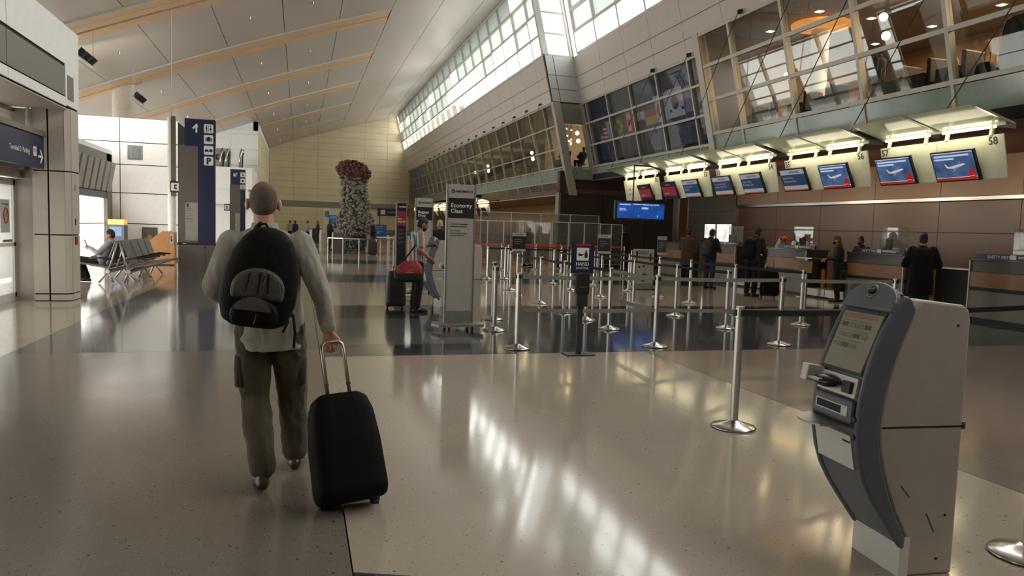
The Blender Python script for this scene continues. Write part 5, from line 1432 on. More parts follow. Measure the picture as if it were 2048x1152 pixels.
MB().tube([(-.2, 0, .03), (-.05, .08, .25), (.12, .18, .46), (.20, .26, .60), (.24, .36, .62), (.26, .46, .5)], .02, 8, flat=.3).build('strap', M_black, t, smooth=True)
suitcase('upright_suitcase', 'brown grey hard suitcase standing beside the striped man', (1.74, 13.95, 0), (0, 0, 1), (1, 0, 0), mat('taupe shell', '332c29', rough=.45), W=.38, D=.27, Hh=.66, hand_h=.8)

# ------------------------------------------------------------------ other travellers and staff
CTR = pose(elL=(-.25, .06, 1.14), wrL=(-.16, .30, 1.12), elR=(.25, .06, 1.14), wrR=(.16, .30, 1.12), hpitch=-15, head=(0, .07, 1.625))
IDLE = pose(elL=(-.24, -.04, 1.13), wrL=(-.20, .10, .93))
FOLD = pose(elL=(-.24, .03, 1.15), wrL=(.05, .22, 1.15), elR=(.24, .03, 1.15), wrR=(-.05, .22, 1.12))
q = V((3.704, 20.20, 0))
person('grey-haired man in black sweater and face mask behind the kiosks', (q.x, 20.2, 0), math.pi * .93, 1.74, FOLD, 'light', K_black, K_char, H_grey, mask=M_maskb, voxel=.015)
q = V((9.239, 29.90, 0))
person('man in dark coat walking behind the clear partitions', (q.x, 29.9, 0), -1.3, 1.70, pose(anL=(-.1, .2, .1), toL=(-.1, .38, .04), anR=(.1, -.2, .12), toR=(.1, -.02, .04)), 'light', K_black, K_jean, H_grey, voxel=.016, coat=.12)
q = V((13.677, 29.90, 0))
person('queueing person in dark jacket by the blue flight screen', (q.x, 29.9, 0), 0.2, 1.78, IDLE, 'light', K_char, K_black, H_brown, voxel=.016)
q = V((12.926, 29.90, 0))
person('person seen through the rightmost clear partition', (q.x, 29.9, 0), -.4, 1.72, CTR, 'light', K_navy, K_black, H_brown, voxel=.016)
q = V((11.689, 21.30, 0))
person('traveller in dark padded coat leaning at the far counter', (q.x + .1, 21.0, 0), -.9, 1.74, CTR, 'tan', K_brown, K_black, H_dark, voxel=.015, coat=.25, gt=.045)
q = V((11.583, 19.60, 0))
person('traveller in navy jacket with a small backpack at the counter', (q.x, 19.3, 0), -1.1, 1.75, CTR, 'tan', K_navy, K_jean, H_dark, voxel=.015, gt=.035)
q = V((11.394, 17.00, 0))
person('tall man with black backpack bending over the flower counter', (q.x, 16.9, 0), -1.15, 1.86, pose(neck=(0, .10, 1.47), head=(0, .20, 1.58), shL=(-.185, .08, 1.39), shR=(.185, .08, 1.39), elL=(-.24, .12, 1.10), wrL=(-.18, .28, .92), elR=(.24, .12, 1.10), wrR=(.18, .28, .92), hpitch=-25), 'deep', K_char, K_black, H_dark, voxel=.014, gt=.03)
q = V((12.872, 18.60, 0))
person('agent in white shirt and red tie behind the flower counter', (14.35, 18.9, 0), 2.0, 1.76, CTR, 'deep', K_white, K_black, H_dark, voxel=.015)
t = thing('necktie', 'red necktie of the agent in the white shirt', 'necktie', (14.35, 18.9, 0), 2.0)
MB().prism([(-.02, 1.45), (.02, 1.45), (.035, 1.15), (0, 1.08), (-.035, 1.15)], (0, .150, 0), (1, 0, 0), (0, 0, 1), (0, .012, 0)).build('tie', mat('tie red', '7a1f22', rough=.6), t)
person('woman with curly bun standing behind the laptop ledge', (14.55, 16.6, 0), 1.75, 1.66, CTR, 'deep', K_black, K_black, H_dark, voxel=.015, bun=True, mask=K_black)
person('woman in dark top and black mask beside the baggage scale', (13.0, 15.6, 0), .9, 1.66, CTR, 'tan', K_navy, K_black, H_brown, voxel=.015, hairlong=.12, mask=K_black)
q = V((12.141, 12.10, 0))
person('person in long black padded coat with hair bun at the counter', (q.x, 12.15, 0), -.75, 1.73, pose(elL=(-.30, .05, 1.12), wrL=(-.20, .30, 1.12), elR=(.30, .0, 1.12), wrR=(.22, .26, 1.08), hpitch=-12), 'light', cloth('black padded coat', '0b0b0d', bump=1.0, bscale=10), K_jean, H_dark, voxel=.013, coat=.32, gt=.06, bun=True, hem=.12)
def small_pack(label, loc, rz, mm, s=1.0):
    t = thing('backpack', label, 'backpack', loc, rz, 'backpacks worn at the counters'); t.scale = (s, s, s)
    me = remesh(MB().loft([((0, 0, 0), .12, .06), ((0, 0, .04), .16, .09), ((0, 0, .3), .16, .09), ((0, 0, .42), .12, .07), ((0, 0, .46), .05, .03)], 20, 3), .016, 3, 'pack'); me.materials.append(mm); link_mesh('main_bag', me, parent=t)
    MB().loft([((0, -.08, .03), .10, .03), ((0, -.09, .1), .12, .04), ((0, -.08, .22), .10, .02)], 14, 3).build('front_pocket', mm, t, smooth=True)
    for sx in (-1, 1): MB().tube([(sx * .09, .07, .40), (sx * .10, .16, .46), (sx * .11, .26, .40), (sx * .12, .27, .15)], .025, 8, flat=.3).build('shoulder_strap', mm, t, smooth=True)
q = V((11.394, 17.00, 0))
small_pack('bulky black backpack worn by the tall bending man', (q.x - .16, 16.82, .98), -1.15, M_pack, 1.15)
q = V((11.583, 19.60, 0))
small_pack('navy backpack worn by the traveller in the navy jacket', (q.x - .16, 19.22, .95), -1.1, mat('navy nylon', '1f2633', rough=.6), 1.0)
# bags and things near the counters
suitcase('black_suitcase', 'black suitcase standing behind the tall bending man', (11.75, 16.6, 0), (0, 0, 1), (1, -.3, 0), M_pack, W=.46, D=.3, Hh=.68, hand_h=1.0)
suitcase('dark_suitcase', 'dark suitcase on the floor by the padded coat traveller', (10.6, 21.6, 0), (0, 0, 1), (1, 0, 0), M_pack, W=.5, D=.3, Hh=.6, handle=False)
suitcase('open_suitcase', 'black suitcase on the scale beside the orange strap', (13.6, 16.0, .24), (0, 0, 1), (0, 1, 0), M_pack, W=.7, D=.35, Hh=.5, handle=False, bottomz=.04)
t = thing('orange_strap_board', 'orange board leaning beside the black suitcase on the scale', 'board', (13.5, 16.75, .24)); MB().box(-.03, .03, -.05, .05, 0, .52).build('board', mat('orange board', 'b5651f', rough=.6), t)
t = thing('laptop_ledge', 'shelf with paper sheet in front of the two women', 'shelf', (12.95, 16.75, 0)); MB().box(-.1, .22, -.32, .32, 1.03, 1.06).build('top', M_alu, t); MB().box(-.03, -.01, -.26, .26, .66, .98).build('notice', mat('notice tan', '8a7152', rough=.6), t); MB().box(.0, .05, -.03, .03, 0, 1.03).build('leg', M_alu, t); MB().box(-.12, .17, -.2, .2, 0, .02).build('foot', M_alu, t)
t = thing('flower_vase', 'orange flowers in a teal vase on the counter', 'flowers', (13.4, 18.35, 1.27)); MB().lathe([(.04, 0), (.05, .05), (.045, .17), (.05, .18)], 12).build('vase', mat('teal vase', '5a9a90', rough=.3), t)
fl_ = MB()
for i in range(24): fl_.ell((random.uniform(-.12, .12), random.uniform(-.16, .16), .24 + random.uniform(-.05, .08)), .045, .045, .035, 7, 5)
tag(fl_.build('blossoms', mat('orange blossoms', 'b3571f', rough=.7, var=.4, scale=14), t), kind='stuff')
t = thing('leaflet_stand', 'white leaflet leaning beside the orange flowers', 'leaflet', (13.32, 18.62, 1.27)); MB().slab((0, -.08, 0), (0, .16, 0), (.08, -.1, .30), (.006, 0, 0)).build('sheet', M_signw, t); MB().bar((.1, -.02, .0), (.07, -.08, .25), .01, .01).build('prop', M_dark, t)
for (x, y, l) in ((13.55, 13.95, 'small white card left on the black coat counter'), (13.55, 14.35, 'second white card on the black coat counter'), (13.6, 17.35, 'white cup at the right end of the flower counter')):
    t = thing('desk_card', l, 'card', (x, y, 1.27)); MB().box(-.04, .04, -.07, .07, 0, .14).build('card', M_signw, t); MB().box(-.05, .05, -.08, .08, 0, .01).build('foot', M_dark, t)
def monitor(y, l):
    t = thing('desk_monitor', l, 'monitor', (13.75, y, 1.27), 0, 'monitors on the counters'); MB().box(0, .03, -.2, .2, .06, .34).build('screen', M_scr, t); MB().box(.0, .03, -.03, .03, 0, .08).build('stand', M_dark, t); MB().box(-.06, .1, -.1, .1, 0, .012).build('foot', M_dark, t)
for y, l in ((14.9, 'monitor on the black coat counter'), (18.1, 'monitor behind the orange flowers'), (21.6, 'monitor by the bright reflecting panel')): monitor(y, l)
# info totem in the queue
t = thing('bag_sizer', 'white bag sizer board standing between the queue posts', 'bag sizer', (9.25, 18.9, 0), -.15)
MB().box(-.3, .3, -.03, .03, .12, 1.12).build('board', M_signw, t, bevel=.02); MB().box(-.36, .36, -.25, .25, .02, .10).build('base', M_alu, t)
for (x, z, w_, h_) in ((-.2, .80, .05, .26), (.19, .80, .05, .2), (.0, .62, .06, .05), (-.12, .60, .05, .05)): MB().box(x - w_ / 2, x + w_ / 2, -.034, -.03, z, z + h_).build('pictogram', M_let_k, t)
MB().prism([(-.12, .3), (0, .46), (.12, .4), (.10, .25), (-.02, .2)], (0, -.034, 0), (1, 0, 0), (0, 0, 1), (0, .004, 0)).build('pictogram', M_let_k, t)
bars(t, (-.16, -.032, 1.03), (1, 0, 0), (0, 0, 1), [.3, .26], .03, .02, M_let_g)
# bright window seen past the counters
w5 = MB().box(XB - .06, XB - .03, 27.4, 29.7, 1.25, 2.1).build('window_4', mat('graphite frame', '')); tag(w5, 'small lit window in the grey wall behind the counters', 'window', kind='structure')
MB().box(XB - .075, XB - .06, 27.5, 28.6, 1.3, 2.05).build('window_pane', mat('daylit window', 'e4e3dc', emit=.8, var=.3, scale=3), w5); MB().box(XB - .075, XB - .06, 28.75, 29.6, 1.3, 2.05).build('window_pane', mat('daylit window', ''), w5)
# ================================================================== flags on the mural
def FPT(y, z, lift=.012): return V((nx(z), y, z)) + NV * (-.22 + lift)
FW = lambda c: mat('flag ' + c, ''.join('%02x' % min(235, int(int(c[i:i + 2], 16) * 1.2)) for i in (0, 2, 4)), rough=.6, var=.12, scale=5)
def flag_poly(pts, col, lift, name='flag_print'):
    m = MB(); P_ = [FPT(a, b, lift) for a, b in pts]; n = len(P_)
    return m.add(P_ + [p + NV * .002 for p in P_], [tuple(range(n - 1, -1, -1)), tuple(range(n, 2 * n))] + [(i, (i + 1) % n, n + (i + 1) % n, n + i) for i in range(n)]).build(name, FW(col), mur)
def frect(y, z, w, h, col, lift, skew=.0): return flag_poly([(y, z), (y - w, z - skew), (y - w, z + h - skew), (y, z + h)], col, lift)
def disc(y, z, r, col, lift, sy=1.0): return flag_poly([(y - r * sy * math.cos(a), z + r * math.sin(a)) for a in [i * math.pi / 8 for i in range(16)]], col, lift)
for yp in (31.3, 30.6, 29.9, 29.2, 28.5, 27.8, 26.9, 25.9, 25.0, 23.6):
    p0, p1 = FPT(yp, 4.6, .002), FPT(yp, 6.75, .002); MB().bar(p0, p1, .03, .004, NV).build('flagpole_print', FW('8a8890'), mur)
for i in range(9): frect(31.2, 5.42 + i * .085, .75, .085, '8a3a42' if i % 2 == 0 else 'b9b2ae', .004, .06)
frect(31.2, 5.84, .32, .34, '39415c', .006, .03)
frect(30.5, 5.6, .6, .7, '8d8f98', .004, .05)
frect(29.7, 5.55, .95, .80, '4c6b3c', .006, .02); flag_poly([(29.65, 5.95), (29.22, 5.63), (28.8, 5.93), (29.22, 6.27)], 'a89a3c', .008); disc(29.22, 5.95, .18, '2e3a5c', .010)
frect(28.62, 5.55, .9, .95, 'a33a42', .006, .02); flag_poly([(28.35, 5.65), (28.0, 5.65), (28.0, 6.4), (28.35, 6.4)], 'bdb4b0', .008); disc(28.17, 6.0, .13, '9a2e38', .010)
frect(27.55, 6.25, .85, .25, '2a2830', .006); frect(27.55, 5.95, .85, .30, 'b9b4b0', .006); frect(27.55, 5.62, .85, .33, '262530', .006)
frect(26.75, 6.25, 1.0, .28, '2b282c', .006, .0); frect(26.75, 5.97, 1.0, .28, '9a3a30', .006); frect(26.75, 5.68, 1.0, .30, 'b09a3e', .006)
frect(25.85, 5.68, 1.0, .95, 'c2bfc2', .006, -.02); disc(25.4, 6.1, .27, '9c4440', .008)
frect(24.85, 5.7, 1.2, .98, 'c8c6c8', .006, .0); flag_poly([(24.25 - .26 * math.cos(a), 6.22 + .26 * math.sin(a)) for a in [i * math.pi / 8 for i in range(9)]], 'a04448', .008); flag_poly([(24.25 - .26 * math.cos(a), 6.22 + .26 * math.sin(a)) for a in [math.pi + i * math.pi / 8 for i in range(9)]], '3a4460', .008)
for (a, b) in ((24.72, 6.48), (23.85, 6.48), (24.72, 5.95), (23.85, 5.95)): frect(a, b - .05, .18, .1, '2c2c34', .008)
frect(23.55, 5.75, .55, .9, '8d8c94', .004, .0)
frect(22.98, 5.62, .9, .36, 'c0bcba', .007); frect(22.98, 6.25, .92, .42, 'a53c40', .006); frect(22.98, 5.98, .92, .28, 'c2bebc', .006); frect(22.98, 5.72, .92, .27, '2a2a32', .008); frect(22.98, 5.7, .3, .95, '9c3840', .009)

# ================================================================== lounge behind the facade glass
M_seat = mat('lounge black leather', '141315', rough=.5)
def lounge_chair(label, x, y, rz):
    t = thing('lounge_chair', label, 'chair', (x, y, 4.75), rz, 'lounge armchairs')
    MB().box(-.32, .32, -.30, .30, .30, .44).build('seat', M_seat, t, bevel=.03); MB().box(-.32, .32, -.36, -.26, .35, .92).build('backrest', M_seat, t, bevel=.04)
    for s in (-1, 1): MB().box(s * .34 - .05, s * .34 + .05, -.3, .28, .2, .60).build('armrest', M_seat, t, bevel=.03)
    for sx in (-1, 1):
        for sy in (-1, 1): MB().box(sx * .28 - .02, sx * .28 + .02, sy * .24 - .02, sy * .24 + .02, 0, .3).build('leg', M_dark, t)
    return t
lch = lounge_chair('armchair by the lounge glass, nearest the flag mural', 13.8, 20.9, .2)
for k, (x, y, rz, l) in enumerate(((13.75, 18.3, .1, 'armchair left of the standing lounge visitor'), (13.75, 17.2, -.2, 'second armchair left of the standing lounge visitor'), (13.75, 14.85, .1, 'armchair right of the standing lounge visitor'), (13.75, 14.0, 0, 'armchair in the middle of the right lounge pane'), (13.75, 13.15, .1, 'armchair behind the post of the right lounge pane'), (14.7, 12.6, .2, 'armchair beside the big dark seat back'))): dup(lch, (x, y, 4.75), rz, l)
t = thing('high_back_seat', 'big dark seat back against the lounge glass at the upper right', 'chair', (13.85, 11.75, 4.75), .1, 'lounge armchairs')
me = remesh(MB().loft([((0, 0, .35), .42, .12), ((0, 0, .5), .48, .15), ((0, 0, 1.1), .46, .15), ((0, 0, 1.35), .40, .12), ((0, 0, 1.42), .25, .08)], 20, 3.5, (0, 1, 0), (1, 0, 0)), .03, 3); me.materials.append(M_seat); link_mesh('backrest', me, parent=t)
MB().box(.0, .6, -.45, .45, .3, .45).build('seat', M_seat, t, bevel=.04); MB().cyl((.2, 0, 0), (.2, 0, .3), .06, n=10).build('leg', M_dark, t)
person('visitor standing in dark clothes at the lounge window', (14.05, 15.85, 4.75), .3, 1.70, IDLE, 'tan', K_black, K_black, H_dark, voxel=.018)
person('seated grey-clad visitor in the right lounge pane', (14.8, 14.4, 4.75), 1.9, 1.72, SIT, 'light', K_char, K_black, H_grey, voxel=.02)
person('child standing near the lounge column', (14.0, 20.1, 4.75), .4, 1.15, IDLE, 'tan', K_char, K_black, H_dark, voxel=.02)
t = thing('lounge_column', 'white lounge column with glowing orange ring on top', 'column', (14.9, 19.3, 4.75)); MB().cyl((0, 0, 0), (0, 0, 3.05), .26, n=20).build('shaft', M_white, t); MB().lathe([(.3, 3.02), (.85, 3.12), (.85, 3.20), (.3, 3.22)], 24).build('ring', mat('orange cove glow', 'd88a3a', emit=.9, var=.1), t); MB().cyl((0, 0, 3.2), (0, 0, 3.31), .3, n=16).build('cap', M_white, t)
for i, (x, y, l) in enumerate(((14.0, 17.75, 'trolley suitcase by the lounge armchairs'), (13.7, 15.35, 'trolley suitcase beside the standing visitor'), (13.75, 12.5, 'trolley suitcase with raised handle in the right lounge pane'))):
    suitcase('lounge_suitcase', l, (x, y, 4.75), (0, 0, 1), (0, 1, 0), M_pack, W=.4, D=.26, Hh=.55, hand_h=1.05)
M_glb = mat('globe glow', 'ffd9a8', emit=9.0, var=0); M_dl = mat('downlight glow', 'ffdcb0', emit=7.0, var=0)
def pendant(label, x, y, z, ztop, grp, r=.09):
    t = thing('pendant_lamp', label, 'lamp', (x, y, z), 0, grp); MB().ell((0, 0, 0), r, r, r, 12, 8).build('globe', M_glb, t, smooth=True); MB().cyl((0, 0, r), (0, 0, ztop - z), .008, n=5).build('cord', M_dark, t)
for k, (x, y, z) in enumerate(((14.6, 20.35, 6.6), (15.0, 16.9, 7.55), (14.8, 16.55, 6.95), (15.4, 21.2, 6.7))): pendant('%s globe pendant in the upper lounge' % ordn[k], x, y, z, 8.05, 'globe pendants in the lounge', .11)
dl = None
names = [a + b for a in ('front row ', 'second row ', 'third row ') for b in ('first', 'second', 'third', 'fourth', 'fifth', 'sixth')]
k = 0
for x in (14.2, 16.0, 18.2):
    for i in range(6):
        l = 'lounge ceiling downlight, %s from the far end' % names[k]; k += 1
        if dl is None:
            dl = thing('downlight', l, 'lamp', (x, 20.8 - 2.3 * i, 8.04), 0, 'lounge ceiling downlights'); MB().box(-.09, .09, -.09, .09, -.02, 0).build('lens', M_dl, dl); MB().box(-.12, .12, -.12, .12, -.012, .01).build('trim_ring', M_white, dl)
        else: dup(dl, (x, 20.8 - 2.3 * i, 8.04), 0, l)
for (y, e) in ((19.5, 110), (15.5, 240), (11.5, 330), (8.0, 200)): add_lamp('lounge_light', (16.8, y, 7.95), e, (1, .74, .48), 2.2)
cv = MB().box(19.9, 20.1, 7.5, 13.5, 7.62, 7.72).build('cove_light', mat('cove glow', 'e09a48', emit=2.2, var=.05)); tag(cv, 'glowing orange cove strip along the lounge back wall', 'lamp')
MB().box(20.0, 20.2, 7.5, 13.5, 7.72, 7.78).build('bracket', M_dark, cv)
add_lamp('cove_wash', (19.7, 10.5, 7.6), 160, (1, .6, .3), 4.0, rot=(0, math.radians(-60), math.pi / 2), sy=.3)
# far mezzanine lamps, people in the corner window
for k, (y, z) in enumerate(((34.2, 6.3), (34.8, 6.0), (36.9, 5.9), (41.5, 6.0), (42.2, 5.7), (43.2, 5.9), (52, 6.0), (53, 5.7), (54.2, 5.9), (56, 5.8))):
    pendant('globe lamp in the far mezzanine, %s from the corner' % (ordn + ['seventh', 'eighth', 'ninth', 'tenth'])[k], 12.9 + .3 * (k % 3), y, z, 7.34, 'globe lamps in the far mezzanine', .10)
for k in range(12):
    a = k * 2.4; r = .18 + .28 * ((k * 7) % 5) / 5
    pendant('drop of the corner window chandelier, %s of twelve' % (ordn + ['seventh', 'eighth', 'ninth', 'tenth', 'eleventh', 'twelfth'])[k], 12.45 + r * math.cos(a), 34.3 + r * math.sin(a), 5.75 + .75 * ((k * 5) % 12) / 12, 7.34, 'corner window chandelier drops', .035)
for (y, e) in ((34.3, 50), (40, 70), (46, 60), (52, 60), (58, 60), (64, 60)): add_lamp('mezzanine_light', (14.6, y, 7.25), e, (1, .8, .55), 2.5)
for k, (x, y, h_) in enumerate(((12.02, 33.3, 1.62), (12.42, 34.6, 1.85), (12.85, 33.3, 1.60))):
    person(['left', 'middle', 'right'][k] + ' dark figure seated in the corner window', (x, y, 4.4), .1 * k, h_, SIT, 'tan', K_black, K_black, H_dark, voxel=.022)
    st = thing('stool', ['left', 'middle', 'right'][k] + ' stool under the corner window figures', 'stool', (x, y + .05, 4.4)); MB().cyl((0, 0, .3), (0, 0, .36), .2, n=14).build('seat', M_dark, st); MB().cyl((0, 0, 0), (0, 0, .3), .03, n=8).build('leg', M_dark, st)
for k in range(6):
    y = 37.5 + 3.2 * k
    t = thing('mezzanine_table', '%s table in the far mezzanine, counted from the corner' % ordn[k], 'table', (12.6, y, 4.4), 0, 'far mezzanine tables'); MB().cyl((0, 0, .72), (0, 0, .76), .42, n=20).build('top', M_signw if k in (0, 2) else M_dark, t); MB().cyl((0, 0, 0), (0, 0, .72), .04, n=8).build('leg', M_dark, t)

# ================================================================== sculpture
t = thing('flower_sculpture', 'tall mushroom-shaped sculpture of grey white blossoms with rust brown head', 'sculpture', (2.95, 41.0, 0))
MB().loft([((0, 0, 0), .42, .42), ((0, 0, .6), .40, .40), ((-.02, 0, 1.4), .5, .5), ((-.05, 0, 2.6), .55, .55), ((-.15, 0, 3.6), .5, .5), ((-.2, 0, 4.6), .6, .6), ((-.25, 0, 4.8), .2, .2)], 16).build('core', mat('sculpture core', '6b655b', rough=.9), t)
random.seed(11)
def blossom(m, p, r):
    for q in range(3):
        d = V((random.gauss(0, 1), random.gauss(0, 1), random.gauss(0, 1))).normalized()
        m.ell(p + d * r * .5, r * .62, r * .62, r * .45, 6, 4)
wm, rm, gm = MB(), MB(), MB()
for i in range(760):
    z = random.uniform(.95, 4.05); a = random.uniform(0, 2 * math.pi); rr = .62 + .28 * math.exp(-((z - 1.7) / .6) ** 2) + .04 * math.sin(z * 5)
    blossom(wm, V((-.02 - .05 * (z - 1) + rr * math.cos(a) * random.uniform(.8, 1.12), rr * math.sin(a), z)), random.uniform(.07, .13))
for i in range(420):
    u_ = random.uniform(-1, 1); a = random.uniform(0, 2 * math.pi); s_ = math.sqrt(1 - u_ * u_)
    blossom(rm, V((-.2 + .86 * s_ * math.cos(a), .8 * s_ * math.sin(a), 4.38 + .52 * u_ - .12 * s_ * math.cos(a))), random.uniform(.07, .12))
for i in range(200):
    z = random.uniform(.02, 1.0); a = random.uniform(0, 2 * math.pi); blossom(gm, V((.42 * math.cos(a), .42 * math.sin(a), z)), .08)
tag(wm.build('white_blossoms', mat('white blossoms', '8f877c', rough=.8, var=.3, scale=6), t, smooth=True), kind='stuff')
tag(rm.build('rust_blossoms', mat('rust blossoms', '6a3d2c', rough=.7, var=.4, scale=6), t, smooth=True), kind='stuff')
tag(gm.build('green_foot', mat('green foot', '3c4236', rough=.8, var=.35, scale=6), t, smooth=True), kind='stuff')
t = thing('glass_barrier', 'low rail barrier of steel posts around the sculpture', 'barrier', (0, 0, 0))
bpts = [(1.45, 40.6), (2.2, 40.0), (3.0, 39.6), (3.9, 39.6), (4.9, 40.3), (5.3, 41.2)]
for p in bpts: MB().cyl((p[0], p[1], 0), (p[0], p[1], .80), .03, n=8).build('post', M_post, t)
for a, b in zip(bpts[:-1], bpts[1:]): MB().bar((a[0], a[1], .78), (b[0], b[1], .78), .05, .05).build('rail', M_post, t)
# people and furniture in the distance
person('person in dark clothes at a kiosk left of the sculpture', (1.62, 44.0, 0), -1.2, 1.75, CTR, 'tan', K_black, K_black, H_brown, voxel=.024)
person('second person close by the kiosk left of the sculpture', (2.05, 46.2, 0), 1.4, 1.62, CTR, 'tan', K_char, K_black, H_dark, voxel=.024)
person('masked man in black suit standing right of the sculpture', (3.62, 39.0, 0), -1.9, 1.80, FOLD, 'light', K_black, K_brown, H_dark, voxel=.02, mask=M_mask)
suitcase('grey_suitcase', 'taupe suitcase standing before the masked man in black', (3.55, 38.4, 0), (0, 0, 1), (1, 0, 0), mat('taupe shell', ''), W=.52, D=.32, Hh=.74, hand_h=.9, handle=False)
person('person crouching on a bag in front of the sculpture', (3.0, 42.5, 0), 1.5, 1.7, SIT, 'tan', K_grey, K_black, H_dark, voxel=.024)
for k, (x, y, l) in enumerate(((-.75, 62, 'far seated head just right of the walking man'), (-.35, 61, 'second far head right of the walking man'), (.6, 60, 'far person before the cream wall'), (1.35, 60, 'far person beside the white bins'))):
    person(l, (x, y, 0), .6 * k, 1.68, IDLE, 'tan', K_char if k % 2 else K_grey, K_black, H_dark, voxel=.03)
t = thing('service_kiosk', 'grey service desk left of the sculpture with white side', 'desk', (2.25, 43.2, 0)); MB().box(-.45, .45, -.3, .3, 0, 1.0).build('cabinet', mat('desk grey', '77746f', rough=.5), t); MB().slab((-.4, -.3, 1.0), (.8, 0, 0), (0, .5, .25), (0, 0, .04)).build('sloped_top', M_alu, t); MB().box(-.46, -.44, -.3, .3, 0, 1.05).build('side_panel', M_white, t)
M_bluep = mat('bright blue panel', '2a5f94', rough=.4)
for k, (x, y, w_, z0, z1, l) in enumerate(((3.2, 43.4, 1.0, .25, 1.25, 'blue board directly behind the sculpture'), (4.35, 43.0, .85, .75, 1.55, 'blue printed board right of the masked man'), (2.15, 50.5, .6, 1.0, 2.1, 'blue upright banner left of the sculpture'))):
    t = thing('blue_board', l, 'board', (x, y, 0)); MB().box(-w_ / 2, w_ / 2, -.03, .03, z0, z1).build('panel', M_bluep, t); bars(t, (-w_ * .4, -.032, z1 - .12), (1, 0, 0), (0, 0, 1), [w_ * .7, w_ * .6, 0, w_ * .75], .035, .06, mat('pale blue print', '7fa6cc', rough=.5))
    for s in (-1, 1): MB().box(s * w_ * .42 - .025, s * w_ * .42 + .025, -.03, .03, 0, z0).build('leg', M_alu, t)
    if k == 2: MB().box(-w_ / 2, w_ / 2, -.035, .035, z1, z1 + .28).build('header', M_signw, t)
t = thing('white_banner', 'white notice board left of the blue banner', 'board', (1.75, 50.6, 0)); MB().box(-.25, .25, -.03, .03, .9, 2.55).build('panel', M_signw, t); MB().box(-.18, .18, -.035, -.03, 1.95, 2.35).build('green_print', mat('green print', '4e6b4a', rough=.5), t); MB().box(-.2, -.14, -.03, .03, 0, .9).build('leg', M_alu, t); MB().box(.14, .2, -.03, .03, 0, .9).build('leg', M_alu, t)
t = thing('high_table', 'white high table right of the masked man', 'table', (4.35, 39.9, 0)); MB().box(-.4, .4, -.25, .25, .86, .92).build('top', M_white, t)
for sx in (-1, 1): MB().box(sx * .22 - .04, sx * .22 + .04, -.06, .06, 0, .86).build('leg', M_white, t)
for k, (x, y) in enumerate(((5.0, 42.6), (5.5, 42.8), (5.9, 43.0))):
    t = thing('blue_counter_block', '%s blue desk block right of the masked man' % ordn[k], 'desk', (x, y, 0)); MB().box(-.22, .22, -.2, .2, .98, 1.12).build('top', M_bluep, t); MB().box(-.2, -.12, -.15, .15, 0, .98).build('leg', M_white, t); MB().box(.12, .2, -.15, .15, 0, .98).build('leg', M_white, t)
t = thing('red_bag', 'small red bag on the floor by the blue desks', 'bag', (5.25, 41.9, 0)); me = remesh(MB().loft([((0, 0, 0), .16, .1), ((0, 0, .1), .2, .13), ((0, 0, .35), .15, .1), ((0, 0, .45), .05, .04)], 16), .03, 2); me.materials.append(mat('bag pink red', 'b03048', rough=.6)); link_mesh('body', me, parent=t); MB().tube([(-.06, 0, .42), (0, 0, .55), (.06, 0, .42)], .015, 6).build('handle', M_dark, t)
t = thing('counter_sign', 'black hanging counter sign with pictogram before the far counters', 'sign', (5.9, 50, 2.15)); MB().box(-.95, 1.1, -.05, .05, 0, .50).build('panel', M_signk, t); MB().box(-.75, -.45, -.055, -.05, .1, .4).build('pictogram_tile', M_signw, t); bars(t, (-.3, -.052, .22), (1, 0, 0), (0, 0, 1), [.8], .08, .05, M_let_g)
for s in (-.8, 1.0): MB().cyl((s, 0, -2.15), (s, 0, 0), .03, n=6).build('post', M_dark, t)
for k, (x, y) in enumerate(((.75, 63), (1.2, 63.2), (1.5, 63.4))):
    t = thing('waste_bin', '%s pale bin by the far cream wall' % ordn[k], 'bin', (x, y, 0)); MB().lathe([(.2, 0), (.22, .05), (.22, .95), (.18, 1.0)], 14).build('body', M_white if k != 1 else M_dark, t); MB().lathe([(.2, 1.0), (.2, 1.06), (.05, 1.12)], 14).build('lid', M_dark, t)
for k in range(5):
    x = 3.6 + k * .9
    t = thing('far_counter_block', '%s lit tan desk block of the far counters' % ordn[k], 'counter', (x + 2.2, 60 - k * .2, 0)); MB().box(-.43, .43, -.3, .3, 0, 1.1).build('carcass', M_cwood, t); MB().box(-.45, .45, -.34, .34, 1.1, 1.15).build('worktop', M_ctop, t)

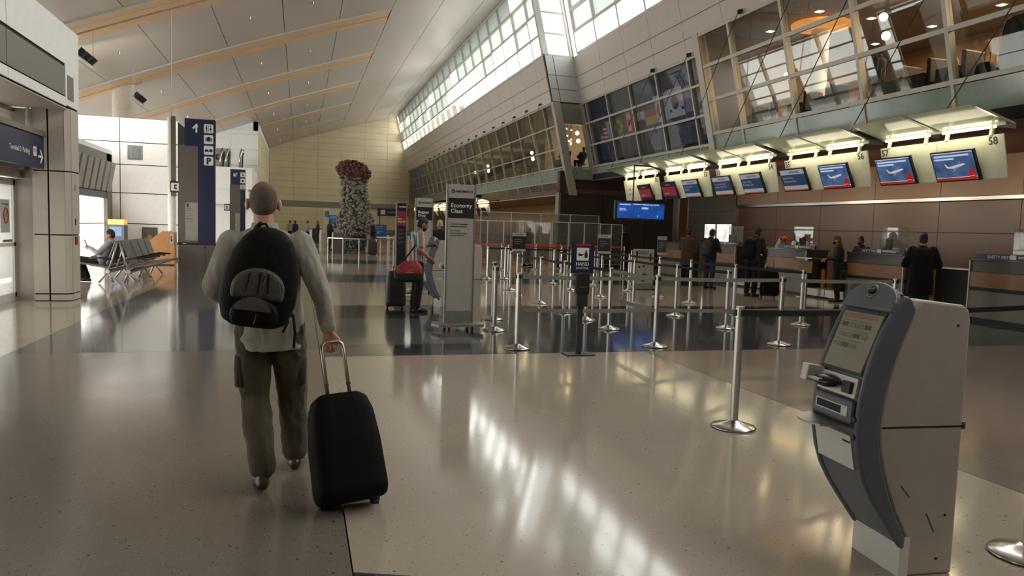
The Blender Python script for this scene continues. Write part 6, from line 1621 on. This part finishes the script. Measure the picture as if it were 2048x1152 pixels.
# ================================================================== left side furniture
M_navy = mat('sign navy blue', '20284a', rough=.4, var=.03)
M_taupe = mat('sign taupe panel', '6b635a', rough=.45, var=.04)
def glyph(parent, cx_, y, cz, s, kind):
    """pictogram tile centred at cx, cz"""
    r = MB().prism([(-.5, -.42), (-.42, -.5), (.42, -.5), (.5, -.42), (.5, .42), (.42, .5), (-.42, .5), (-.5, .42)], (cx_, y, cz), (s, 0, 0), (0, 0, s), (0, .004, 0)).build('pictogram_tile', M_let_w, parent)
    m = MB(); Y_ = y - .003
    def q(a0, b0, a1, b1): m.box(cx_ + a0 * s, cx_ + a1 * s, Y_, Y_ + .002, cz + b0 * s, cz + b1 * s)
    if kind == 'wc':
        for dx in (-.22, .22):
            m.cyl((cx_ + dx * s, Y_, cz + .27 * s), (cx_ + dx * s, Y_ + .002, cz + .27 * s), .07 * s, n=10)
        q(-.3, -.08, -.14, .17); q(-.28, -.34, -.23, -.06); q(-.21, -.34, -.16, -.06); q(-.02, -.34, .02, .34)
        m.prism([(.22, .18), (.36, -.12), (.08, -.12)], (cx_, Y_, cz), (s, 0, 0), (0, 0, s), (0, .002, 0)); q(.16, -.34, .20, -.1); q(.24, -.34, .28, -.1)
    elif kind == 'bag': q(-.2, -.22, .2, .22); q(-.33, -.22, -.24, .22); q(.24, -.22, .33, .22); q(-.12, .22, .12, .30)
    elif kind == 'car':
        q(-.42, -.16, .0, .0); q(-.34, -.02, -.08, .10); q(.04, -.16, .42, .02); q(.12, .0, .34, .14); q(-.36, -.22, -.28, -.14); q(-.12, -.22, -.04, -.14); q(.1, -.22, .18, -.14); q(.3, -.22, .38, -.14)
    elif kind == 'dot': m.cyl((cx_, Y_, cz), (cx_, Y_ + .002, cz), .25 * s, n=12)
    elif kind == 'lines':
        q(-.4, -.3, .4, -.2); q(-.4, -.02, .4, .08); q(-.4, .22, .4, .3)
    elif kind == 'phone': q(-.14, -.3, .02, .3); q(0, .12, .2, .3); q(0, -.3, .2, -.12)
    elif kind == 'stair': q(-.08, -.3, .3, -.15); q(-.08, -.3, .08, .3)
    if m.v: m.build('pictogram', M_navy, parent)
    if kind == 'P': text('P', s * .95, M_navy, parent, (cx_, Y_, cz - .34 * s), (1, 0, 0), (0, 0, 1), 'CENTER', bold=.01)
def arrow(parent, x, y, z, s, ang, name='arrow'):
    ca, sa = math.cos(ang), math.sin(ang)
    pts = [(-.09, -.5), (.09, -.5), (.09, .1), (.33, -.14), (.42, .02), (0, .5), (-.42, .02), (-.33, -.14), (-.09, .1)]
    MB().prism([(a * ca - b * sa, a * sa + b * ca) for a, b in pts], (x, y, z), (s, 0, 0), (0, 0, s), (0, .004, 0)).build(name, M_let_w, parent)
t = thing('direction_totem', 'tall navy and taupe direction sign with pictograms and arrow', 'sign', (-2.66, 21.7, 0))
MB().box(-.46, .02, -.10, .10, .92, 3.52).build('taupe_panel', M_taupe, t)
MB().box(.02, .44, -.11, .11, .92, 4.22).build('navy_post', M_navy, t); MB().box(-.31, .44, -.105, .105, 3.50, 4.22).build('navy_head', M_navy, t)
MB().box(-.50, .50, -.14, .14, .86, .92).build('ledge', M_dark, t)
MB().box(-.46, .49, -.16, .16, 0, .86).build('cabinet', mat('cabinet taupe', '70665d', rough=.5), t); MB().box(-.49, -.46, -.16, .16, 0, .86).build('steel_edge', M_steel, t); MB().box(.215, .22, -.163, -.16, 0, .86).build('door_seam', M_joint, t); MB().cyl((.20, -.17, .80), (.20, -.16, .80), .02, n=10).build('lock', M_dark, t)
MB().box(-.30, .01, -.105, -.10, .98, 2.0).build('map_panel', mat('map grey', 'a39d92', rough=.5), t); bars(t, (-.27, -.1055, 1.82), (1, 0, 0), (0, 0, 1), [.12, .16, .1, .14, .17, .1, .15, .12, .16, .09], .012, .03, M_let_g)
MB().prism([(-.02, -.05), (.02, -.05), (.02, .02), (.05, .0), (0, .06), (-.05, .0), (-.02, .02)], (-.24, -.108, 1.92), (1, 0, 0), (0, 0, 1), (0, .003, 0)).build('arrow', M_let_k, t)
for k, kd in enumerate(('wc', 'bag', 'car', 'P')): glyph(t, .285, -.114, 3.98 - k * .285, .235, kd)
arrow(t, -.02, -.108, 3.98, .24, 0)
bars(t, (-.36, -.1405, .885), (1, 0, 0), (0, 0, 1), [.08], .02, .01, M_let_w)
t = thing('direction_sign_small', 'smaller navy and taupe direction sign farther down the hall', 'sign', (-2.87, 38.0, 0))
MB().box(-.36, .12, -.10, .10, .2, 3.25).build('taupe_panel', M_taupe, t); MB().box(.12, .33, -.11, .11, .2, 3.98).build('navy_post', M_navy, t); MB().box(-.34, .33, -.105, .105, 3.25, 3.98).build('navy_head', M_navy, t); MB().box(-.4, .36, -.15, .15, 0, .9).build('cabinet', mat('cabinet taupe', ''), t)
for k, kd in enumerate(('stair', 'dot', 'lines')): glyph(t, .22, -.114, 3.73 - k * .29, .22, kd)
arrow(t, -.12, -.108, 3.72, .24, math.radians(135)); MB().box(-.12, .10, -.105, -.10, .9, 1.9).build('map_panel', mat('map grey', ''), t)
MB().box(-.62, -.36, -.06, .06, 2.0, 2.32).build('phone_flag', M_navy, t); glyph(t, -.49, -.065, 2.16, .22, 'phone')
# round pole with phone flag
t = thing('pole', 'slim white round pole with taupe sleeve and phone sign flag', 'pole', (-4.16, 27.3, 0))
MB().cyl((0, 0, 4.9), (0, 0, 8.4), .02, n=8).build('rod', M_mull, t); MB().cyl((0, 0, 0), (0, 0, 4.92), .125, n=20).build('shaft', mat('pole white', 'e0ddd6', rough=.4), t, smooth=False); MB().box(.0, .14, -.135, .0, 2.3, 4.95).build('sleeve', M_taupe, t)
MB().box(-.02, .30, -.20, -.14, 2.42, 2.80).build('phone_flag', M_signk, t); glyph(t, .14, -.204, 2.61, .26, 'phone')
# wooden phone counter
t = thing('phone_counter', 'light oak phone booth side panel beside the white pole', 'booth', (-4.36, 26.8, 0)); M_oak = mat('oak veneer', 'b5804e', rough=.45, var=.12, scale=3, stretch=(6, 6, 1))
MB().prism([(-.36, .04), (.22, .04), (.22, 1.12), (.0, 1.12), (-.36, .82)], (0, -.22, 0), (1, 0, 0), (0, 0, 1), (0, .5, 0)).build('side_panel', M_oak, t); MB().box(.22, .38, -.22, .28, .04, 1.10).build('end_panel', M_oak, t); MB().box(-.3, .3, -.15, .2, 0, .04).build('foot', M_dark, t); MB().box(.245, .355, -.23, -.22, .72, 1.05).build('notice', M_signw, t); MB().prism([(.30, .78), (.33, .84), (.29, .9), (.32, .98), (.28, .96), (.27, .86)], (0, -.233, 0), (1, 0, 0), (0, 0, 1), (0, .003, 0)).build('pictogram', M_let_k, t)
t = thing('wall_phone', 'black payphone handset on the pale stand by the direction sign', 'phone', (-3.78, 27.0, 0)); MB().box(-.1, .12, -.02, .2, 0, 1.15).build('stand', M_white, t); MB().tube([(-.02, -.05, 1.08), (-.05, -.07, 1.0), (-.05, -.07, .9), (-.02, -.05, .82)], .03, 8).build('handset', M_black, t, smooth=True); MB().tube([(-.03, -.05, .82), (.02, -.06, .7), (.05, -.05, .62), (.06, -.05, .5)], .012, 6).build('cord', M_black, t, smooth=True)
# poster frame
t = thing('wall_poster', 'dark framed picture on the white wall beside oak booth', 'picture', (-5.27, 29.68, .32)); MB().box(-.25, .25, -.03, .02, 0, .88).build('frame', mat('poster frame', '4d4944', rough=.5), t); MB().box(-.21, .21, -.034, -.03, .05, .83).build('picture', mat('poster print', '57524a', rough=.5, var=.3, scale=6), t); MB().ell((0, -.034, .45), .10, .004, .16, 12, 8).build('figure_print', mat('poster figure', '9a8156', rough=.5, var=.3), t); MB().box(-.27, .27, -.06, .02, -.08, 0).build('ledge', M_dark, t)
# charging / bank machine
t = thing('cash_machine', 'dark machine with glowing amber header against the white wall', 'machine', (-6.07, 28.6, 0)); MB().box(-.28, .22, -.2, .35, 0, 1.28).build('cabinet', mat('machine grey', '5f6269', rough=.5), t); MB().box(-.28, .22, -.24, .30, 1.28, 1.46).build('header', mat('amber header', 'e8b46a', emit=.5, var=.1), t); MB().box(-.22, .14, -.205, -.2, .88, 1.2).build('screen', mat('machine screen', '6f86a8', emit=.35, var=.2), t); MB().cyl((-.2, 0, 1.46), (-.2, 0, 1.56), .02, n=6).build('antenna', M_dark, t)
# back to back beam seating
t = thing('beam_seating', 'back to back row of grey steel airport seats', 'bench', (-4.06, 19.1, 0)); M_sg = mat('seat grey vinyl', '6a6763', rough=.5, var=.08); M_cast = mat('cast aluminium', 'a39f98', rough=.35, metal=.7)
for s in (-1, 1):
    MB().cyl((s * .22, -.06, .28), (s * .22, 3.3, .28), .045, n=12).build('beam', M_cast, t)
    for k in range(5):
        y = k * .8
        if k < 4:
            MB().slab((s * .20, y + .06, .34), (s * .62, 0, .10), (0, .66, 0), (0, 0, .05)).build('seat', M_sg, t, bevel=.02); MB().slab((s * .24, y + .06, .42), (s * -.20, 0, .56), (0, .66, 0), (s * .05, 0, .02)).build('backrest', M_sg, t, bevel=.02)
            for q in (.2, .42, .62): MB().slab((s * .215, y + .06 + q - .01, .45), (s * -.185, 0, .52), (0, .012, 0), (s * .004, 0, .0)).build('backrest_rib', M_dark, t)
        MB().tube([(s * .22, y, .28), (s * .12, y, .6), (s * .02, y, .98)], .022, 8).build('back_support', M_cast, t, smooth=True)
        MB().tube([(s * .14, y, .56), (s * .35, y, .60), (s * .62, y, .58)], .026, 8, flat=.7).build('armrest', M_black, t, smooth=True)
        if k in (0, 2, 4):
            MB().tube([(s * .22, y, .28), (s * .30, y, .18), (s * .42, y, .02)], .024, 8).build('leg', M_cast, t, smooth=True); MB().tube([(s * .22, y, .28), (s * .16, y, .16), (s * .12, y, .02)], .022, 8).build('leg', M_cast, t, smooth=True)
# entrance sign
t = thing('entrance_sign', 'navy Terminal D parking sign hanging over the entrance doors', 'sign', (-4.36, 13.0, 2.36)); MB().box(-.10, .0, -6, 2.0, 0, .56).build('panel', M_navy, t); MB().hexa([(-.16, -6, .56), (.03, -6, .56), (.03, 2.04, .56), (-.16, 2.04, .56), (-.20, -6, .66), (.0, -6, .66), (.0, 2.06, .66), (-.20, 2.06, .66)]).build('top_trim', M_taupe, t)
text('Terminal D  Parking', .118, M_let_w, t, (.004, .36, .21), (0, 1, 0), (0, 0, 1), space=.95, bold=.0008); MB().box(.002, .006, 1.44, 1.60, .19, .35).build('pictogram_tile', M_let_w, t); text('P', .13, M_navy, t, (.007, 1.52, .225), (0, 1, 0), (0, 0, 1), 'CENTER', bold=.002)
MB().prism([(-.14, -.02), (.02, -.02), (-.05, -.11), (.0, -.12), (.11, 0), (.0, .12), (-.05, .11), (.02, .02), (-.14, .02)], (.003, 1.82, .20), (0, 1, 0), (0, 0, 1), (.004, 0, 0)).build('arrow', M_let_w, t)
t = thing('no_smoking_notice', 'no smoking notice stuck on the entrance door glass', 'notice', (-4.948, 15.0, 1.22)); MB().box(0, .004, -.32, .1, 0, .58).build('sheet', mat('notice pale', 'b9b4ab', rough=.6), t); MB().tube([(.006, -.08 + .10 * math.cos(a), .30 + .13 * math.sin(a)) for a in [i * math.pi / 12 for i in range(24)]], .012, 6, closed=True).build('ring', mat('notice red', 'a03a34', rough=.6), t); MB().bar((.006, -.16, .22), (.006, .0, .38), .02, .004, (1, 0, 0)).build('bar', mat('notice red', ''), t); text('No Smoking', .06, M_let_k, t, (.005, -.1, .48), (0, 1, 0), (0, 0, 1), 'CENTER')
# hanging spotlight bars
for k, (x, y, z, l) in enumerate(((-6.5, 26.6, 6.35, 'hanging bar of spotlights near the entrance column'), (-6.5, 34.6, 6.35, 'hanging bar of spotlights beside the round column'))):
    t = thing('spotlight_bar', l, 'light bar', (x, y, z), 0, 'hanging spotlight bars'); MB().bar((0, -1.2, 0), (0, .9, 0), .05, .05).build('bar', M_mull, t)
    for yy in (-1.1, .8): MB().cyl((0, yy, 0), (0, yy, ceilz(x) - z + .02), .012, n=5).build('rod', M_mull, t)
    for yy in (-.7, -.1, .5): MB().cyl((-.06, yy, .06), (.12, yy, .26), .10, .12, n=12).build('spot_head', M_dark, t)
    if k == 0: add_lamp('wall_fill', (.15, 1.0, -.1), 90, (1, .95, .88), .5, parent=t, rot=(math.radians(50), 0, math.radians(-5)))  # added lamp to brighten the white wall; the spot heads aim upward
add_lamp('upper_room_light', (-5.8, 14.6, 3.3), 12, (1, .7, .35), .5)
# escalator hand rails by the balcony, exit sign, thin mast
for k, x in enumerate((-5.1, -4.75, -3.9)):
    t = thing('escalator_rail', '%s steel escalator hand rail above the balcony' % ordn[k], 'handrail', (x, 53.0, 5.0), 0, 'escalator hand rails'); MB().tube([(0, 0, 0), (.03, 0, .9), (.1, .2, 1.25), (.16, 1.0, 1.3)], .07, 8).build('rail', M_steel, t, smooth=True); MB().tube([(.14, .1, 0), (.17, .1, .8), (.2, .3, 1.05)], .05, 8).build('inner_rail', M_dark, t, smooth=True)
t = thing('exit_sign', 'small dark sign box on the grey wall panel', 'sign', (-5.55, 57.9, 5.9)); MB().box(-.35, .35, -.1, .26, 0, .35).build('box', M_dark, t); MB().box(-.2, .2, -.11, -.1, .08, .27).build('face', mat('exit green', '3c5a48', emit=.2, var=.1), t)
bpy.data.scenes.remove(TS)
